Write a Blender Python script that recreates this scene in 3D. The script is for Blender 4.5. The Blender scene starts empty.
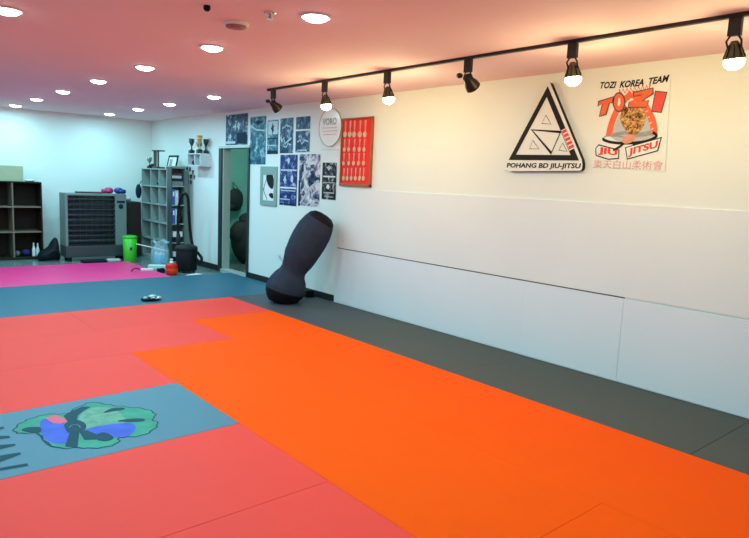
import bpy, bmesh, math, random
from mathutils import Vector, Matrix
random.seed(7)
S = bpy.context.scene
COL = S.collection
PI = math.pi

# ------------------------------------------------------------------ camera
CAMH = 1.545
YAW, PITCH, ROLL, FPX = 0.710311187, 0.135193833, 0.0435813505, 630.485632
CEIL = 2.57
WALL = 4.88          # plane of the long right wall
PAD = 4.86           # front face of the wall pads
BACK = 12.65
LOW = -0.04          # bare floor below the mats


def cam_axes():
    fw = Vector((math.sin(YAW) * math.cos(PITCH), math.cos(YAW) * math.cos(PITCH), -math.sin(PITCH)))
    r0 = Vector((math.cos(YAW), -math.sin(YAW), 0))
    u0 = r0.cross(fw)
    r = math.cos(ROLL) * r0 + math.sin(ROLL) * u0
    u = -math.sin(ROLL) * r0 + math.cos(ROLL) * u0
    return r, u, fw


RX, UX, FX = cam_axes()


def ray(px, py):
    return RX * ((px - 374.5) / FPX) - UX * ((py - 269) / FPX) + FX


def on_wall(px, py, x=WALL):
    d = ray(px, py); s = x / d.x
    return Vector((x, s * d.y, CAMH + s * d.z))


def on_floor(px, py, z=0.0):
    d = ray(px, py); s = (z - CAMH) / d.z
    return Vector((s * d.x, s * d.y, z))


cd = bpy.data.cameras.new('camera'); cam = bpy.data.objects.new('camera', cd); COL.objects.link(cam)
cd.sensor_width = 36; cd.lens = FPX * 36 / 749; cd.clip_start = 0.05
m = Matrix((RX, UX, -FX)).transposed().to_4x4(); m.translation = (0, 0, CAMH)
cam.matrix_world = m
S.camera = cam


# ------------------------------------------------------------------ materials
def mat(name, col, rough=0.5, metal=0.0, noise=0.0, nscale=8.0, bump=0.0, bscale=60.0, emit=None, estr=0.0,
        trans=0.0, alpha=1.0, spec=0.5, detail=3.0):
    m = bpy.data.materials.new(name); m.use_nodes = True
    nt = m.node_tree; b = nt.nodes['Principled BSDF']
    b.inputs['Base Color'].default_value = (*col, 1)
    b.inputs['Roughness'].default_value = rough
    b.inputs['Metallic'].default_value = metal
    b.inputs['Specular IOR Level'].default_value = spec
    b.inputs['Transmission Weight'].default_value = trans
    b.inputs['Alpha'].default_value = alpha
    if emit:
        b.inputs['Emission Color'].default_value = (*emit, 1); b.inputs['Emission Strength'].default_value = estr
    tc = nt.nodes.new('ShaderNodeTexCoord')
    if noise:
        n = nt.nodes.new('ShaderNodeTexNoise'); n.inputs['Scale'].default_value = nscale; n.inputs['Detail'].default_value = detail
        nt.links.new(tc.outputs['Object'], n.inputs['Vector'])
        mx = nt.nodes.new('ShaderNodeMix'); mx.data_type = 'RGBA'
        mx.inputs['A'].default_value = (*[c * (1 - noise) for c in col], 1)
        mx.inputs['B'].default_value = (*[min(1, c * (1 + noise)) for c in col], 1)
        nt.links.new(n.outputs['Fac'], mx.inputs['Factor']); nt.links.new(mx.outputs['Result'], b.inputs['Base Color'])
    if bump:
        n2 = nt.nodes.new('ShaderNodeTexNoise'); n2.inputs['Scale'].default_value = bscale
        nt.links.new(tc.outputs['Object'], n2.inputs['Vector'])
        bp = nt.nodes.new('ShaderNodeBump'); bp.inputs['Strength'].default_value = bump; bp.inputs['Distance'].default_value = 0.01
        nt.links.new(n2.outputs['Fac'], bp.inputs['Height']); nt.links.new(bp.outputs['Normal'], b.inputs['Normal'])
    return m


def print_mat(name, stops, scale=(18, 18, 18), rough=0.35, dist=0.9, loc=(0, 0, 0)):
    """a printed photographic sheet: blotches in a few ink colours"""
    m = bpy.data.materials.new(name); m.use_nodes = True
    nt = m.node_tree; b = nt.nodes['Principled BSDF']; b.inputs['Roughness'].default_value = rough; b.inputs['Specular IOR Level'].default_value = 0.2
    tc = nt.nodes.new('ShaderNodeTexCoord'); mp = nt.nodes.new('ShaderNodeMapping')
    mp.inputs['Scale'].default_value = scale; mp.inputs['Location'].default_value = loc
    n = nt.nodes.new('ShaderNodeTexNoise'); n.inputs['Scale'].default_value = 1.0; n.inputs['Detail'].default_value = 4
    n.inputs['Distortion'].default_value = dist; n.inputs['Roughness'].default_value = 0.6
    cr = nt.nodes.new('ShaderNodeValToRGB')
    els = cr.color_ramp.elements
    while len(els) < len(stops): els.new(0.5)
    for e, (p, c) in zip(els, stops): e.position = p; e.color = (*c, 1)
    nt.links.new(tc.outputs['Object'], mp.inputs['Vector']); nt.links.new(mp.outputs['Vector'], n.inputs['Vector'])
    nt.links.new(n.outputs['Fac'], cr.inputs['Fac']); nt.links.new(cr.outputs['Color'], b.inputs['Base Color'])
    return m


M = {}
M['wall'] = mat('painted_wall', (0.79, 0.82, 0.77), 0.55, noise=0.03, nscale=1.2, bump=0.05, bscale=90)
M['ceiling'] = mat('pink_bounce_ceiling', (0.90, 0.66, 0.68), 0.8, noise=0.03, nscale=1.0)  # white ceiling; pink bounce from the red mats is put into the colour
M['pad'] = mat('white_pad_vinyl', (0.75, 0.82, 0.87), 0.5, noise=0.03, nscale=1.5, bump=0.04, bscale=120)
M['padupper'] = mat('upper_pad_vinyl', (0.78, 0.81, 0.81), 0.5, noise=0.03, nscale=1.5, bump=0.04, bscale=120)
M['lowfloor'] = mat('glossy_grey_floor', (0.16, 0.22, 0.21), 0.22, noise=0.12, nscale=3)
M['rubber'] = mat('black_rubber', (0.02, 0.025, 0.025), 0.6, spec=0.15)
M['orange'] = mat('orange_mat_vinyl', (1.0, 0.085, 0.001), 0.7, noise=0.05, nscale=1.3, bump=0.12, bscale=260, spec=0.06)
M['red'] = mat('red_mat_vinyl', (0.86, 0.048, 0.030), 0.6, noise=0.05, nscale=1.3, bump=0.12, bscale=260, spec=0.22)
M['char'] = mat('charcoal_mat_vinyl', (0.066, 0.070, 0.058), 0.55, noise=0.08, nscale=1.5, bump=0.12, bscale=260, spec=0.25)
M['charblue'] = mat('blue_charcoal_mat_vinyl', (0.062, 0.070, 0.078), 0.55, noise=0.08, nscale=1.5, bump=0.12, bscale=260, spec=0.25)
M['grey'] = mat('slate_teal_mat_vinyl', (0.022, 0.110, 0.165), 0.5, noise=0.08, nscale=1.5, bump=0.12, bscale=260, spec=0.3)
M['pink'] = mat('magenta_mat_vinyl', (0.85, 0.025, 0.20), 0.45, noise=0.08, nscale=2, bump=0.1, bscale=200)
M['black'] = mat('black_plastic', (0.012, 0.012, 0.014), 0.6, spec=0.15)
M['blackmetal'] = mat('black_painted_metal', (0.012, 0.008, 0.008), 0.38, metal=0.2)
M['white'] = mat('white_plastic', (0.75, 0.76, 0.76), 0.4)
M['paper'] = mat('white_paper', (0.78, 0.78, 0.75), 0.6)
M['ink'] = mat('black_ink', (0.015, 0.013, 0.013), 0.6, spec=0.15)
M['redink'] = mat('red_ink', (0.75, 0.035, 0.02), 0.5)
M['paleredink'] = mat('pale_red_ink', (0.72, 0.30, 0.25), 0.5)
M['orangeink'] = mat('orange_ink', (0.85, 0.12, 0.025), 0.5, noise=0.25, nscale=12)
M['salmonink'] = mat('salmon_ink', (0.72, 0.28, 0.18), 0.5, noise=0.25, nscale=20)
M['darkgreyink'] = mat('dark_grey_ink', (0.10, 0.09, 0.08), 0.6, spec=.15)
M['greyink'] = mat('grey_ink', (0.30, 0.30, 0.30), 0.5, noise=0.5, nscale=30)
M['lightgreyink'] = mat('light_grey_ink', (0.48, 0.50, 0.50), 0.5)
M['gold'] = mat('aged_gold', (0.62, 0.42, 0.14), 0.4, metal=0.5, noise=0.2, nscale=40)
M['led'] = mat('led_diffuser', (1, 1, 1), 0.5, emit=(0.82, 0.95, 1.0), estr=14)
M['bulb'] = mat('warm_bulb', (1, 1, 1), 0.5, emit=(1.0, 0.86, 0.45), estr=22)
M['bulboff'] = mat('unlit_reflector', (0.35, 0.35, 0.36), 0.25, metal=0.8)


# ------------------------------------------------------------------ mesh builder
class MB:
    def __init__(s): s.v = []; s.f = []; s.mi = []; s.mats = []; s.sm = []

    def slot(s, m):
        if m not in s.mats: s.mats.append(m)
        return s.mats.index(m)

    def add(s, vs, fs, m, smooth=False):
        o = len(s.v); k = s.slot(m)
        s.v += [Vector(v) for v in vs]
        for f in fs: s.f.append([o + i for i in f]); s.mi.append(k); s.sm.append(smooth)
        return s

    def box(s, a, b, m, rot=0, piv=None):
        x0, y0, z0 = a; x1, y1, z1 = b
        vs = [Vector(p) for p in ((x0, y0, z0), (x1, y0, z0), (x1, y1, z0), (x0, y1, z0), (x0, y0, z1), (x1, y0, z1), (x1, y1, z1), (x0, y1, z1))]
        if rot:
            c = Vector(piv) if piv else (Vector(a) + Vector(b)) / 2
            R = Matrix.Rotation(rot, 3, 'Z'); vs = [R @ (v - c) + c for v in vs]
        return s.add(vs, [(0, 3, 2, 1), (4, 5, 6, 7), (0, 1, 5, 4), (1, 2, 6, 5), (2, 3, 7, 6), (3, 0, 4, 7)], m)

    def rings(s, rs, m, cap0=True, cap1=True, smooth=True):
        n = len(rs[0]); vs = [p for r in rs for p in r]; fs = []
        for i in range(len(rs) - 1):
            for j in range(n):
                a = i * n + j; b = i * n + (j + 1) % n
                fs.append((a, b, b + n, a + n))
        s.add(vs, fs, m, smooth)
        if cap0: s.add(rs[0], [tuple(reversed(range(n)))], m)
        if cap1: s.add(rs[-1], [tuple(range(n))], m)
        return s

    def lathe(s, c, prof, m, n=24, axis=None, smooth=True, squash=1.0):
        """prof: list of (radius, height) along axis from point c"""
        ax = Vector(axis or (0, 0, 1)).normalized(); q = ax.to_track_quat('Z', 'Y')
        c = Vector(c)
        rs = [[c + q @ Vector((r * math.cos(2 * PI * k / n), squash * r * math.sin(2 * PI * k / n), h)) for k in range(n)] for r, h in prof]
        return s.rings(rs, m, True, True, smooth)

    def tube(s, pts, r, m, n=10, smooth=True):
        pts = [Vector(p) for p in pts]; rs = []
        up = Vector((0, 0, 1)); prev = None
        for i, p in enumerate(pts):
            t = (pts[min(i + 1, len(pts) - 1)] - pts[max(i - 1, 0)]).normalized()
            a = prev if prev is not None else (up if abs(t.z) < 0.9 else Vector((1, 0, 0)))
            x = (a - t * a.dot(t)).normalized(); prev = x; y = t.cross(x)
            rr = r[i] if isinstance(r, (list, tuple)) else r
            rs.append([p + rr * (math.cos(2 * PI * k / n) * x + math.sin(2 * PI * k / n) * y) for k in range(n)])
        return s.rings(rs, m, smooth=smooth)

    def ball(s, c, r, m, n=16, k=10, sc=(1, 1, 1), rot=None, lump=0.0, seed=0):
        c = Vector(c); rnd = random.Random(seed); rs = []
        ph = [rnd.uniform(0, 6.28) for _ in range(6)]
        for i in range(1, k):
            t = PI * i / k; ring = []
            for j in range(n):
                a = 2 * PI * j / n
                q = 1 + lump * (math.sin(3 * a + ph[0] + 2 * t) * 0.5 + math.sin(5 * a + ph[1] - 3 * t) * 0.3 + math.sin(2 * a + ph[2] + 5 * t) * 0.4)
                v = Vector((sc[0] * math.sin(t) * math.cos(a), sc[1] * math.sin(t) * math.sin(a), -sc[2] * math.cos(t))) * r * q
                if rot: v = rot @ v
                ring.append(c + v)
            rs.append(ring)
        return s.rings(rs, m)

    def poly(s, pts, m, thick=None):
        """flat polygon; thick = vector: extrude it"""
        pts = [Vector(p) for p in pts]; n = len(pts)
        if thick is None: return s.add(pts, [tuple(range(n))], m)
        t = Vector(thick); top = [p + t for p in pts]
        s.add(pts, [tuple(reversed(range(n)))], m); s.add(top, [tuple(range(n))], m)
        return s.add(pts + top, [(i, (i + 1) % n, n + (i + 1) % n, n + i) for i in range(n)], m)

    def stroke(s, pts, w, nrm, m, closed=False, lift=0.0):
        """flat ribbon of width w along pts, lying in the plane with normal nrm"""
        pts = [Vector(p) for p in pts]; N = Vector(nrm)
        if closed: pts = pts + [pts[0], pts[1]]
        L = []
        for i, p in enumerate(pts):
            t = (pts[min(i + 1, len(pts) - 1)] - pts[max(i - 1, 0)])
            if closed and i in (0, len(pts) - 2): t = pts[1] - pts[-3]
            if t.length < 1e-9: t = Vector((0, 1, 0))
            d = N.cross(t).normalized() * w / 2
            L.append((p + d + N * lift, p - d + N * lift))
        if closed: L = L[:-1]
        for i in range(len(L) - 1):
            s.add([L[i][0], L[i][1], L[i + 1][1], L[i + 1][0]], [(0, 1, 2, 3)], m)
        return s

    def text(s, txt, O, U, V, w, h, m, shear=0.0, bold=0.0, thin=1.0, arch=None):
        """lettering inside the box at O spanned by unit vectors U (reading) and V (up), w by h metres"""
        c = bpy.data.curves.new('t', 'FONT'); c.body = txt; c.offset = bold; c.resolution_u = 3; c.shear = shear
        o = bpy.data.objects.new('t', c); COL.objects.link(o)
        bpy.context.view_layer.update()
        me = bpy.data.meshes.new_from_object(o.evaluated_get(bpy.context.evaluated_depsgraph_get()))
        vs = [v.co.copy() for v in me.vertices]; fs = [tuple(p.vertices) for p in me.polygons]
        bpy.data.objects.remove(o); bpy.data.curves.remove(c); bpy.data.meshes.remove(me)
        if not vs: return s
        x0 = min(v.x for v in vs); x1 = max(v.x for v in vs); y0 = min(v.y for v in vs); y1 = max(v.y for v in vs)
        O, U, V = Vector(O), Vector(U), Vector(V)
        out = []
        for v in vs:
            a = (v.x - x0) / (x1 - x0); b = (v.y - y0) / (y1 - y0)
            lift = arch(a) if arch else 0
            out.append(O + U * (a * w) + V * (b * h + lift))
        return s.add(out, fs, m)

    def build(s, name, parent=None, loc=None, bevel=0, seg=2, label=None, cat=None, group=None, kind=None, fixn=True):
        me = bpy.data.meshes.new(name)
        org = Vector(loc) if loc is not None else Vector((0, 0, 0))
        me.from_pydata([v - org for v in s.v], [], s.f)
        for m_ in s.mats: me.materials.append(m_)
        for p, k, q in zip(me.polygons, s.mi, s.sm): p.material_index = k; p.use_smooth = q
        me.update()
        o = bpy.data.objects.new(name, me); COL.objects.link(o)
        if parent is not None:
            o.parent = parent; o.location = org - parent['_w'] if '_w' in parent else org
            pw = Vector(WORLD[parent.name]); o.location = org - pw
        else: o.location = org
        WORLD[o.name] = tuple(org)
        if bevel:
            b = o.modifiers.new('bevel', 'BEVEL'); b.width = bevel; b.segments = seg; b.limit_method = 'ANGLE'; b.angle_limit = math.radians(50)
        return tag(o, label, cat, group, kind)


WORLD = {}


def tag(o, label=None, cat=None, group=None, kind=None):
    if label: o['label'] = label
    if cat: o['category'] = cat
    if group: o['group'] = group
    if kind: o['kind'] = kind
    return o


def thing(name, loc, label, cat, group=None):
    o = bpy.data.objects.new(name, None); COL.objects.link(o); o.location = loc; o.empty_display_size = 0.1
    WORLD[o.name] = tuple(loc)
    return tag(o, label, cat, group)


def copy_tree(root, loc, label=None):
    r = root.copy(); COL.objects.link(r); r.location = loc
    if label: r['label'] = label
    for ch in list(root.children):
        c = ch.copy(); COL.objects.link(c); c.parent = r
        for g in list(ch.children):
            d = g.copy(); COL.objects.link(d); d.parent = c
    return r


def fix(o):
    bm = bmesh.new(); bm.from_mesh(o.data); bmesh.ops.remove_doubles(bm, verts=bm.verts, dist=1e-5)
    bmesh.ops.recalc_face_normals(bm, faces=bm.faces); bm.to_mesh(o.data); bm.free(); return o


# ------------------------------------------------------------------ the room
XL, YF = -2.4, -2.6
st = dict(kind='structure')
MB().box((XL, YF, LOW - 0.1), (WALL + 0.11, BACK + 0.1, LOW), M['lowfloor']).build('floor', **st)
MB().box((XL - 0.1, YF - 0.1, CEIL), (WALL + 0.11, BACK + 0.1, CEIL + 0.1), M['ceiling']).build('ceiling', **st)
D0, D1, DH = 8.74, 9.60, 2.0
w = MB()
w.box((WALL, YF, LOW), (WALL + 0.11, D0, CEIL), M['wall'])
w.box((WALL, D1, LOW), (WALL + 0.11, BACK, CEIL), M['wall'])
w.box((WALL, D0, DH), (WALL + 0.11, D1, CEIL), M['wall'])
w.build('wall_right', **st)
MB().box((XL, BACK, LOW), (WALL + 0.11, BACK + 0.1, CEIL), M['wall']).build('wall_back', **st)
MB().box((XL - 0.1, YF, LOW), (XL, BACK + 0.1, CEIL), M['wall']).build('wall_left', **st)
MB().box((XL - 0.1, YF - 0.1, LOW), (WALL + 0.11, YF, CEIL), M['wall']).build('wall_front', **st)
b = MB()
b.box((WALL - 0.012, 6.46, LOW), (WALL, D0 - 0.06, 0.08), M['rubber'])
b.box((WALL - 0.012, D1 + 0.1, LOW), (WALL, BACK, 0.06), M['rubber'])
b.build('baseboard_right', **st)
# side room behind the doorway
M['green'] = mat('green_paint', (0.22, 0.58, 0.50), 0.5, noise=0.05, nscale=2)
M['palejamb'] = mat('pale_jamb_paint', (0.40, 0.45, 0.40), 0.5)
sx0, sx1, sy0, sy1 = WALL + 0.11, 6.9, 8.2, 11.0
MB().box((sx0, sy1, LOW), (sx1, sy1 + 0.1, CEIL), M['green']).build('wall_sideback', **st)
MB().box((sx1, sy0, LOW), (sx1 + 0.1, sy1 + 0.1, CEIL), M['green']).build('wall_sideright', **st)
MB().box((sx0, sy0 - 0.1, LOW), (sx1 + 0.1, sy0, CEIL), M['green']).build('wall_sidefront', **st)
MB().box((sx0, sy0 - 0.1, LOW - 0.1), (sx1 + 0.1, sy1 + 0.1, LOW), M['lowfloor']).build('floor_sideroom', **st)
MB().box((sx0, sy0 - 0.1, CEIL), (sx1 + 0.1, sy1 + 0.1, CEIL + 0.1), M['ceiling']).build('ceiling_sideroom', **st)
# door frame
d = thing('door_1', (WALL, (D0 + D1) / 2, LOW), None, None); tag(d, kind='structure')
M['frame'] = mat('dark_green_frame', (0.015, 0.03, 0.03), 0.35)
M['sill'] = mat('pale_metal_sill', (0.55, 0.60, 0.58), 0.3, metal=0.3)
f = MB()
f.box((WALL - 0.025, D1 - 0.0, LOW), (WALL + 0.0, D1 + 0.10, DH + 0.03), M['frame'])
f.box((WALL - 0.025, D0 - 0.04, LOW), (WALL + 0.11, D0 + 0.0, DH + 0.03), M['frame'])
f.build('door_frame', d, loc=(WALL, D1, LOW))
MB().box((WALL + 0.0, D1 - 0.03, LOW), (WALL + 0.125, D1, DH), M['palejamb']).build('jamb_lining', d, loc=(WALL, D1, LOW))
MB().box((WALL - 0.03, D0 - 0.06, DH), (WALL + 0.11, D1 + 0.1, DH + 0.035), M['sill']).build('lintel', d, loc=(WALL, D1, DH))
MB().box((WALL - 0.03, D0, LOW), (WALL + 0.11, D1, 0.02), M['sill']).build('threshold', d, loc=(WALL, D1, LOW))

# ------------------------------------------------------------------ wall pads
def pad(y0, y1, z0, z1, label, x=PAD, mt='pad'):
    MB().box((x, y0 + 0.0002, z0 + 0.0015), (WALL - 0.001, y1 - 0.0002, z1 - 0.0015), M[mt]).build('wall_pad', loc=(x, y0, z0), bevel=0.0012, label=label, cat='wall pad', group='white pads along the wall')
pad(3.4985, 6.43, 0.0, 0.70, 'long white lower wall pad beginning beside the leaning dark bag')
pad(2.5185, 3.498, 0.0, 0.70, 'short white lower wall pad between two thin vertical seams')
pad(-1.2, 2.518, 0.0, 0.70, 'white lower wall pad at the near right end of the wall', x=PAD + 0.002)
pad(-1.2, 6.43, 0.709, 1.465, 'long white upper wall pad above the row of lower pads', x=PAD + 0.008, mt='padupper')

MB().box((WALL - 0.003, 2.52, 0.695), (WALL - .0002, 6.42, 0.722), M['darkgreyink']).build('seam_shade', kind='structure')  # dark strip standing in for the shade inside the pad seam
# ------------------------------------------------------------------ floor mats
def floormat(x0, x1, y0, y1, mt, label, group=None, cat='floor mat', g=0.0006, extra=None, bev=0.0012):
    mb = MB().box((x0 + g, y0 + g, LOW), (x1 - g, y1 - g, 0), M[mt])
    o = mb.build('floor_mat', loc=(x0, y0, LOW), bevel=bev, seg=2, label=label, cat=cat, group=group)
    return o
Y = [-0.5, 0.5, 1.49, 2.475, 3.435, 4.40, 5.375, 6.32, 7.33, 9.24, 11.12]
X = [-2.1, -1.1, -0.1, 0.9, 1.88, 2.86, 3.86, 4.858]
# grey strip along the wall
floormat(X[6], X[7], -0.5, 1.485, 'char', 'dark grey floor mat at the near end of the strip along the wall', g=0.0012, bev=.0018)
floormat(X[6], X[7], 1.485, 3.44, 'char', 'dark grey floor mat just beyond the diagonal seam in the wall strip', g=0.0012, bev=.0018)
floormat(X[6], X[7], 3.44, 5.39, 'char', 'dark grey floor mat in the wall strip, midway between seam and leaning bag', g=0.0003, bev=0.0008)
floormat(X[6], X[7], 5.39, 7.33, 'charblue', 'dark grey floor mat in the wall strip under the leaning bag', g=0.0003, bev=0.0008)
floormat(X[6], X[7], 7.33, 9.24, 'grey', 'teal grey floor mat in front of the open doorway')
for i in (5, 4, 3, 2, 1):
    lab = {5: 'teal grey floor mat with the crumpled wrap lying on its edge'}.get(i, 'teal grey floor mat in the strip between pink and red mats')
    floormat(X[i], X[i + 1], 7.33, 9.24, 'grey', lab, None if i == 5 else 'teal grey strip before the pink mats', g=0.0004)
for i in (5, 4, 3, 2, 1):
    if i == 5: lab, g = 'magenta pink floor mat at the right end of the pink strip, before the green bin', None
    else: lab, g = 'magenta pink floor mat in the strip before the shelves and heater', 'pink floor mats'
    x0, x1 = (X[4] + 0.98, X[6]) if i == 5 else (X[i], X[i + 1])
    floormat(x0, x1, 9.24, 11.12, 'pink', lab, g, g=0.0004)
# red field
floormat(X[4], X[6], Y[7], Y[8], 'red', 'red floor mat at the far right corner of the red field, touching the teal strip', g=0.0012, bev=.0018)
floormat(X[2], X[4], Y[7], Y[8], 'red', 'red floor mat along the teal strip, left of the short dark seam', g=0.0012, bev=.0018)
floormat(X[3], X[5], Y[6], Y[7], 'red', 'red floor mat whose right end steps into the orange field', g=0.0008, bev=.0012)
floormat(X[1], X[3], Y[6], Y[7], 'red', 'red floor mat at the left frame edge beyond the long horizontal seam', g=0.0008, bev=.0012)
floormat(X[2], X[4], Y[5], Y[6], 'red', 'red floor mat just beyond the flower emblem mat', g=0.0012, bev=.0018)
floormat(X[2], X[4], Y[3], Y[4], 'red', 'red floor mat just nearer than the flower emblem mat', g=0.0012, bev=.0018)
floormat(X[2], X[4], Y[2], Y[3], 'red', 'nearest red floor mat, cut by the bottom frame edge, below the diagonal seam', g=0.0012, bev=.0018)
# orange field
og = 'seamless orange floor mats'; ol = 'bright orange floor mat in the field between red mats and grey strip'
floormat(X[4], X[5], 3.43, Y[6], 'orange', ol, og, g=0.0002, bev=0.001)
floormat(X[4], X[5], Y[2], 3.43, 'orange', ol, og, g=0.0002, bev=0.001)
floormat(X[5], X[6], 4.40, Y[7], 'orange', ol, og, g=0.0002, bev=0.001)
floormat(X[5], X[6], 2.47, 4.40, 'orange', ol, og, g=0.0002, bev=0.001)
floormat(X[5], X[6], 0.50, 2.47, 'orange', 'orange floor mat at the lower right, between the corner seam and grey strip', g=0.0004, bev=0.001)
floormat(X[4], X[5], -0.5, Y[2], 'orange', 'orange floor mat with its corner seam showing at the bottom frame edge', g=0.0014, bev=.002)

# emblem mat
M['e_green'] = mat('emblem_green', (0.04, 0.26, 0.17), 0.5, spec=0.15, noise=0.35, nscale=9)
M['e_pale'] = mat('emblem_pale_green', (0.13, 0.30, 0.20), 0.5, spec=0.15, noise=0.5, nscale=22)
M['e_blue'] = mat('emblem_blue', (0.05, 0.09, 0.50), 0.5, spec=0.15, noise=0.35, nscale=9)
M['e_pink'] = mat('emblem_pink', (0.72, 0.10, 0.15), 0.5, spec=.15)
M['e_dark'] = mat('emblem_dark_teal', (0.006, 0.05, 0.075), 0.6, spec=0.15)
M['emat'] = mat('emblem_mat_vinyl', (0.062, 0.165, 0.225), 0.5, noise=0.06, nscale=1.5, bump=0.12, bscale=260, spec=0.4)
e = MB().box((X[2] + .0015, Y[4] + .0015, LOW), (X[4] - .0015, Y[5] - .0015, 0), M['emat'])
def E(*pts, z=0.001):
    return [on_floor(10 + a / 4.832, 395 + b_ / 4.832, 0) + Vector((0, 0, z)) for a, b_ in pts]
def smooth(pts, k=3, closed=True):
    out = []; n = len(pts)
    for i in range(n if closed else n - 1):
        p0, p1, p2, p3 = [pts[(i + j) % n] if closed else pts[max(0, min(n - 1, i + j))] for j in (-1, 0, 1, 2)]
        for q in range(k):
            t = q / k
            out.append(0.5 * ((2 * p1) + (p2 - p0) * t + (2 * p0 - 5 * p1 + 4 * p2 - p3) * t * t + (3 * p1 - p0 - 3 * p2 + p3) * t ** 3))
    if not closed: out.append(pts[-1])
    return out
outer = smooth(E((20, 165), (55, 135), (100, 115), (160, 98), (215, 92), (270, 92), (330, 58), (395, 36), (445, 42), (500, 52), (560, 58), (640, 66), (690, 82), (703, 100), (688, 118), (715, 138), (695, 165), (650, 192), (590, 203), (530, 206), (520, 232), (470, 250), (400, 258), (330, 255), (250, 258), (190, 240), (155, 205), (130, 186), (60, 186), (30, 182), z=0.0008))
outer = [p + (outer[(i + 1) % len(outer)] - outer[i - 1]).cross(Vector((0, 0, 1))).normalized() * 0.008 * math.sin(i * 2.1) for i, p in enumerate(outer)]
e.poly(outer, M['e_green']); e.stroke(outer, 0.009, (0, 0, 1), M['e_dark'], closed=True, lift=0.0006)
e.poly(smooth(E((330, 130), (350, 85), (400, 62), (470, 62), (530, 85), (560, 130), (490, 145), (420, 150), (360, 170), z=0.0012)), M['e_pale'])
e.poly(smooth(E((145, 135), (175, 115), (240, 128), (290, 150), (300, 190), (285, 232), (235, 236), (180, 222), (152, 190), z=0.0012)), M['e_blue'])
e.poly(smooth(E((350, 178), (420, 152), (560, 136), (605, 148), (600, 175), (560, 203), (480, 203), (400, 195), z=0.0014)), M['e_blue'])
e.poly(E((170, 112), (225, 97), (285, 128), (240, 140), (205, 136), z=0.0018), M['e_pink'])
e.poly(smooth(E((268, 165), (262, 145), (285, 128), (325, 122), (362, 138), (368, 160), (350, 178), (310, 188), (280, 182), z=0.0026)), M['e_dark'])
e.stroke(smooth(E((285, 160), (300, 147), (330, 147), (340, 160), z=0.003), closed=False), 0.006, (0, 0, 1), M['emat'])
e.poly(E((280, 132), (258, 102), (300, 78), (350, 57), (392, 58), (355, 78), (328, 100), (322, 128), z=0.0022), M['e_dark'])
e.poly(E((290, 178), (266, 250), (326, 254), (336, 178), z=0.0022), M['e_dark'])
e.poly(E((335, 180), (372, 172), (420, 192), (415, 215), (360, 218), z=0.0022), M['e_dark'])
e.poly(smooth(E((415, 195), (455, 182), (498, 202), (490, 218), (450, 224), (418, 215), z=0.0024)), M['e_dark'])
e.poly(smooth(E((55, 170), (90, 157), (146, 157), (146, 183), (90, 182), z=0.002)), M['e_dark'])
e.poly(smooth(E((450, 88), (490, 66), (548, 62), (550, 72), (500, 80), z=0.002)), M['e_dark'])
e.poly(smooth(E((515, 127), (590, 115), (647, 116), (645, 128), (580, 132), z=0.002)), M['e_dark'])
e.stroke(smooth(E((140, 188), (165, 225), (200, 248), (260, 258), z=0.002), closed=False), 0.007, (0, 0, 1), M['e_dark'])
# brush lettering, reading towards the viewer, cut off by the frame
e.text('MAN', (0.36, 4.22, 0.0012), (0, -1, 0), (1, 0, 0), 0.70, 0.34, M['e_dark'], shear=0.25, bold=0.012)
e.build('floor_mat', loc=(X[2], Y[4], LOW), label='slate blue floor mat printed with a green and blue belt flower emblem', cat='floor mat')

# ------------------------------------------------------------------ recessed ceiling lights
M['trim'] = mat('white_trim', (0.8, 0.8, 0.8), 0.4)
LC = (0.33, 0.84, 1.0)
def downlight(x, y, label, first=[None]):
    if first[0] is None:
        t = thing('recessed_ceiling_light', (x, y, CEIL), label, 'ceiling light', 'recessed ceiling lights')
        r = MB().lathe((x, y, CEIL), [(0.098, 0.0), (0.102, -0.006), (0.092, -0.012), (0.080, -0.010), (0.080, -0.001)], M['trim'], 32)
        fix(r.build('trim_ring', t, loc=(x, y, CEIL)))
        fix(MB().lathe((x, y, CEIL), [(0.079, -0.004), (0.079, -0.014), (0.066, -0.024), (0.045, -0.032), (0.015, -0.036)], M['led'], 32).build('diffuser', t, loc=(x, y, CEIL)))
        ld = bpy.data.lights.new('led_lamp', 'AREA'); ld.shape = 'DISK'; ld.size = 0.15; ld.energy = LED_W; ld.color = LC
        lo = bpy.data.objects.new('led_lamp', ld); COL.objects.link(lo); lo.parent = t; lo.location = (0, 0, -0.042)
        first[0] = t; return t
    return copy_tree(first[0], (x, y, CEIL), label)
LED_W = 14
near = ['large round ceiling light nearest the camera, at the top centre', 'ceiling light on the far side of the smoke detector, second in the long row', 'third ceiling light of the long row, counting away from the camera',
        'fourth ceiling light of the long row, counting away from the camera', 'fifth ceiling light of the long row, counting away from the camera', 'second farthest ceiling light of the long row', 'farthest ceiling light of the long row, near the back wall']
for i, y in enumerate((3.43, 4.87, 6.31, 7.73, 9.20, 10.62, 12.05)): downlight(2.37, y, near[i])
far = ['ceiling light nearest of the short row beside the wall posters', 'second ceiling light of the short row, towards the back corner', 'third ceiling light of the short row, before the back corner', 'farthest ceiling light of the short row, closest to the back wall']
for i, y in enumerate((7.78, 9.21, 10.47, 11.87)): downlight(3.82, y, far[i])
downlight(0.93, 4.89, 'ceiling light cut by the top left corner of the frame')
for x, y in ((0.93, 6.31), (0.93, 7.73), (0.93, 9.2), (0.93, 10.62), (2.37, 1.98), (2.37, 0.5), (0.93, 3.43), (0.93, 1.98), (-0.5, 4.89), (-0.5, 7.73), (-0.5, 2.0), (-0.5, 10.6)):
    downlight(x, y, 'recessed ceiling light outside the frame')

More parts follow.
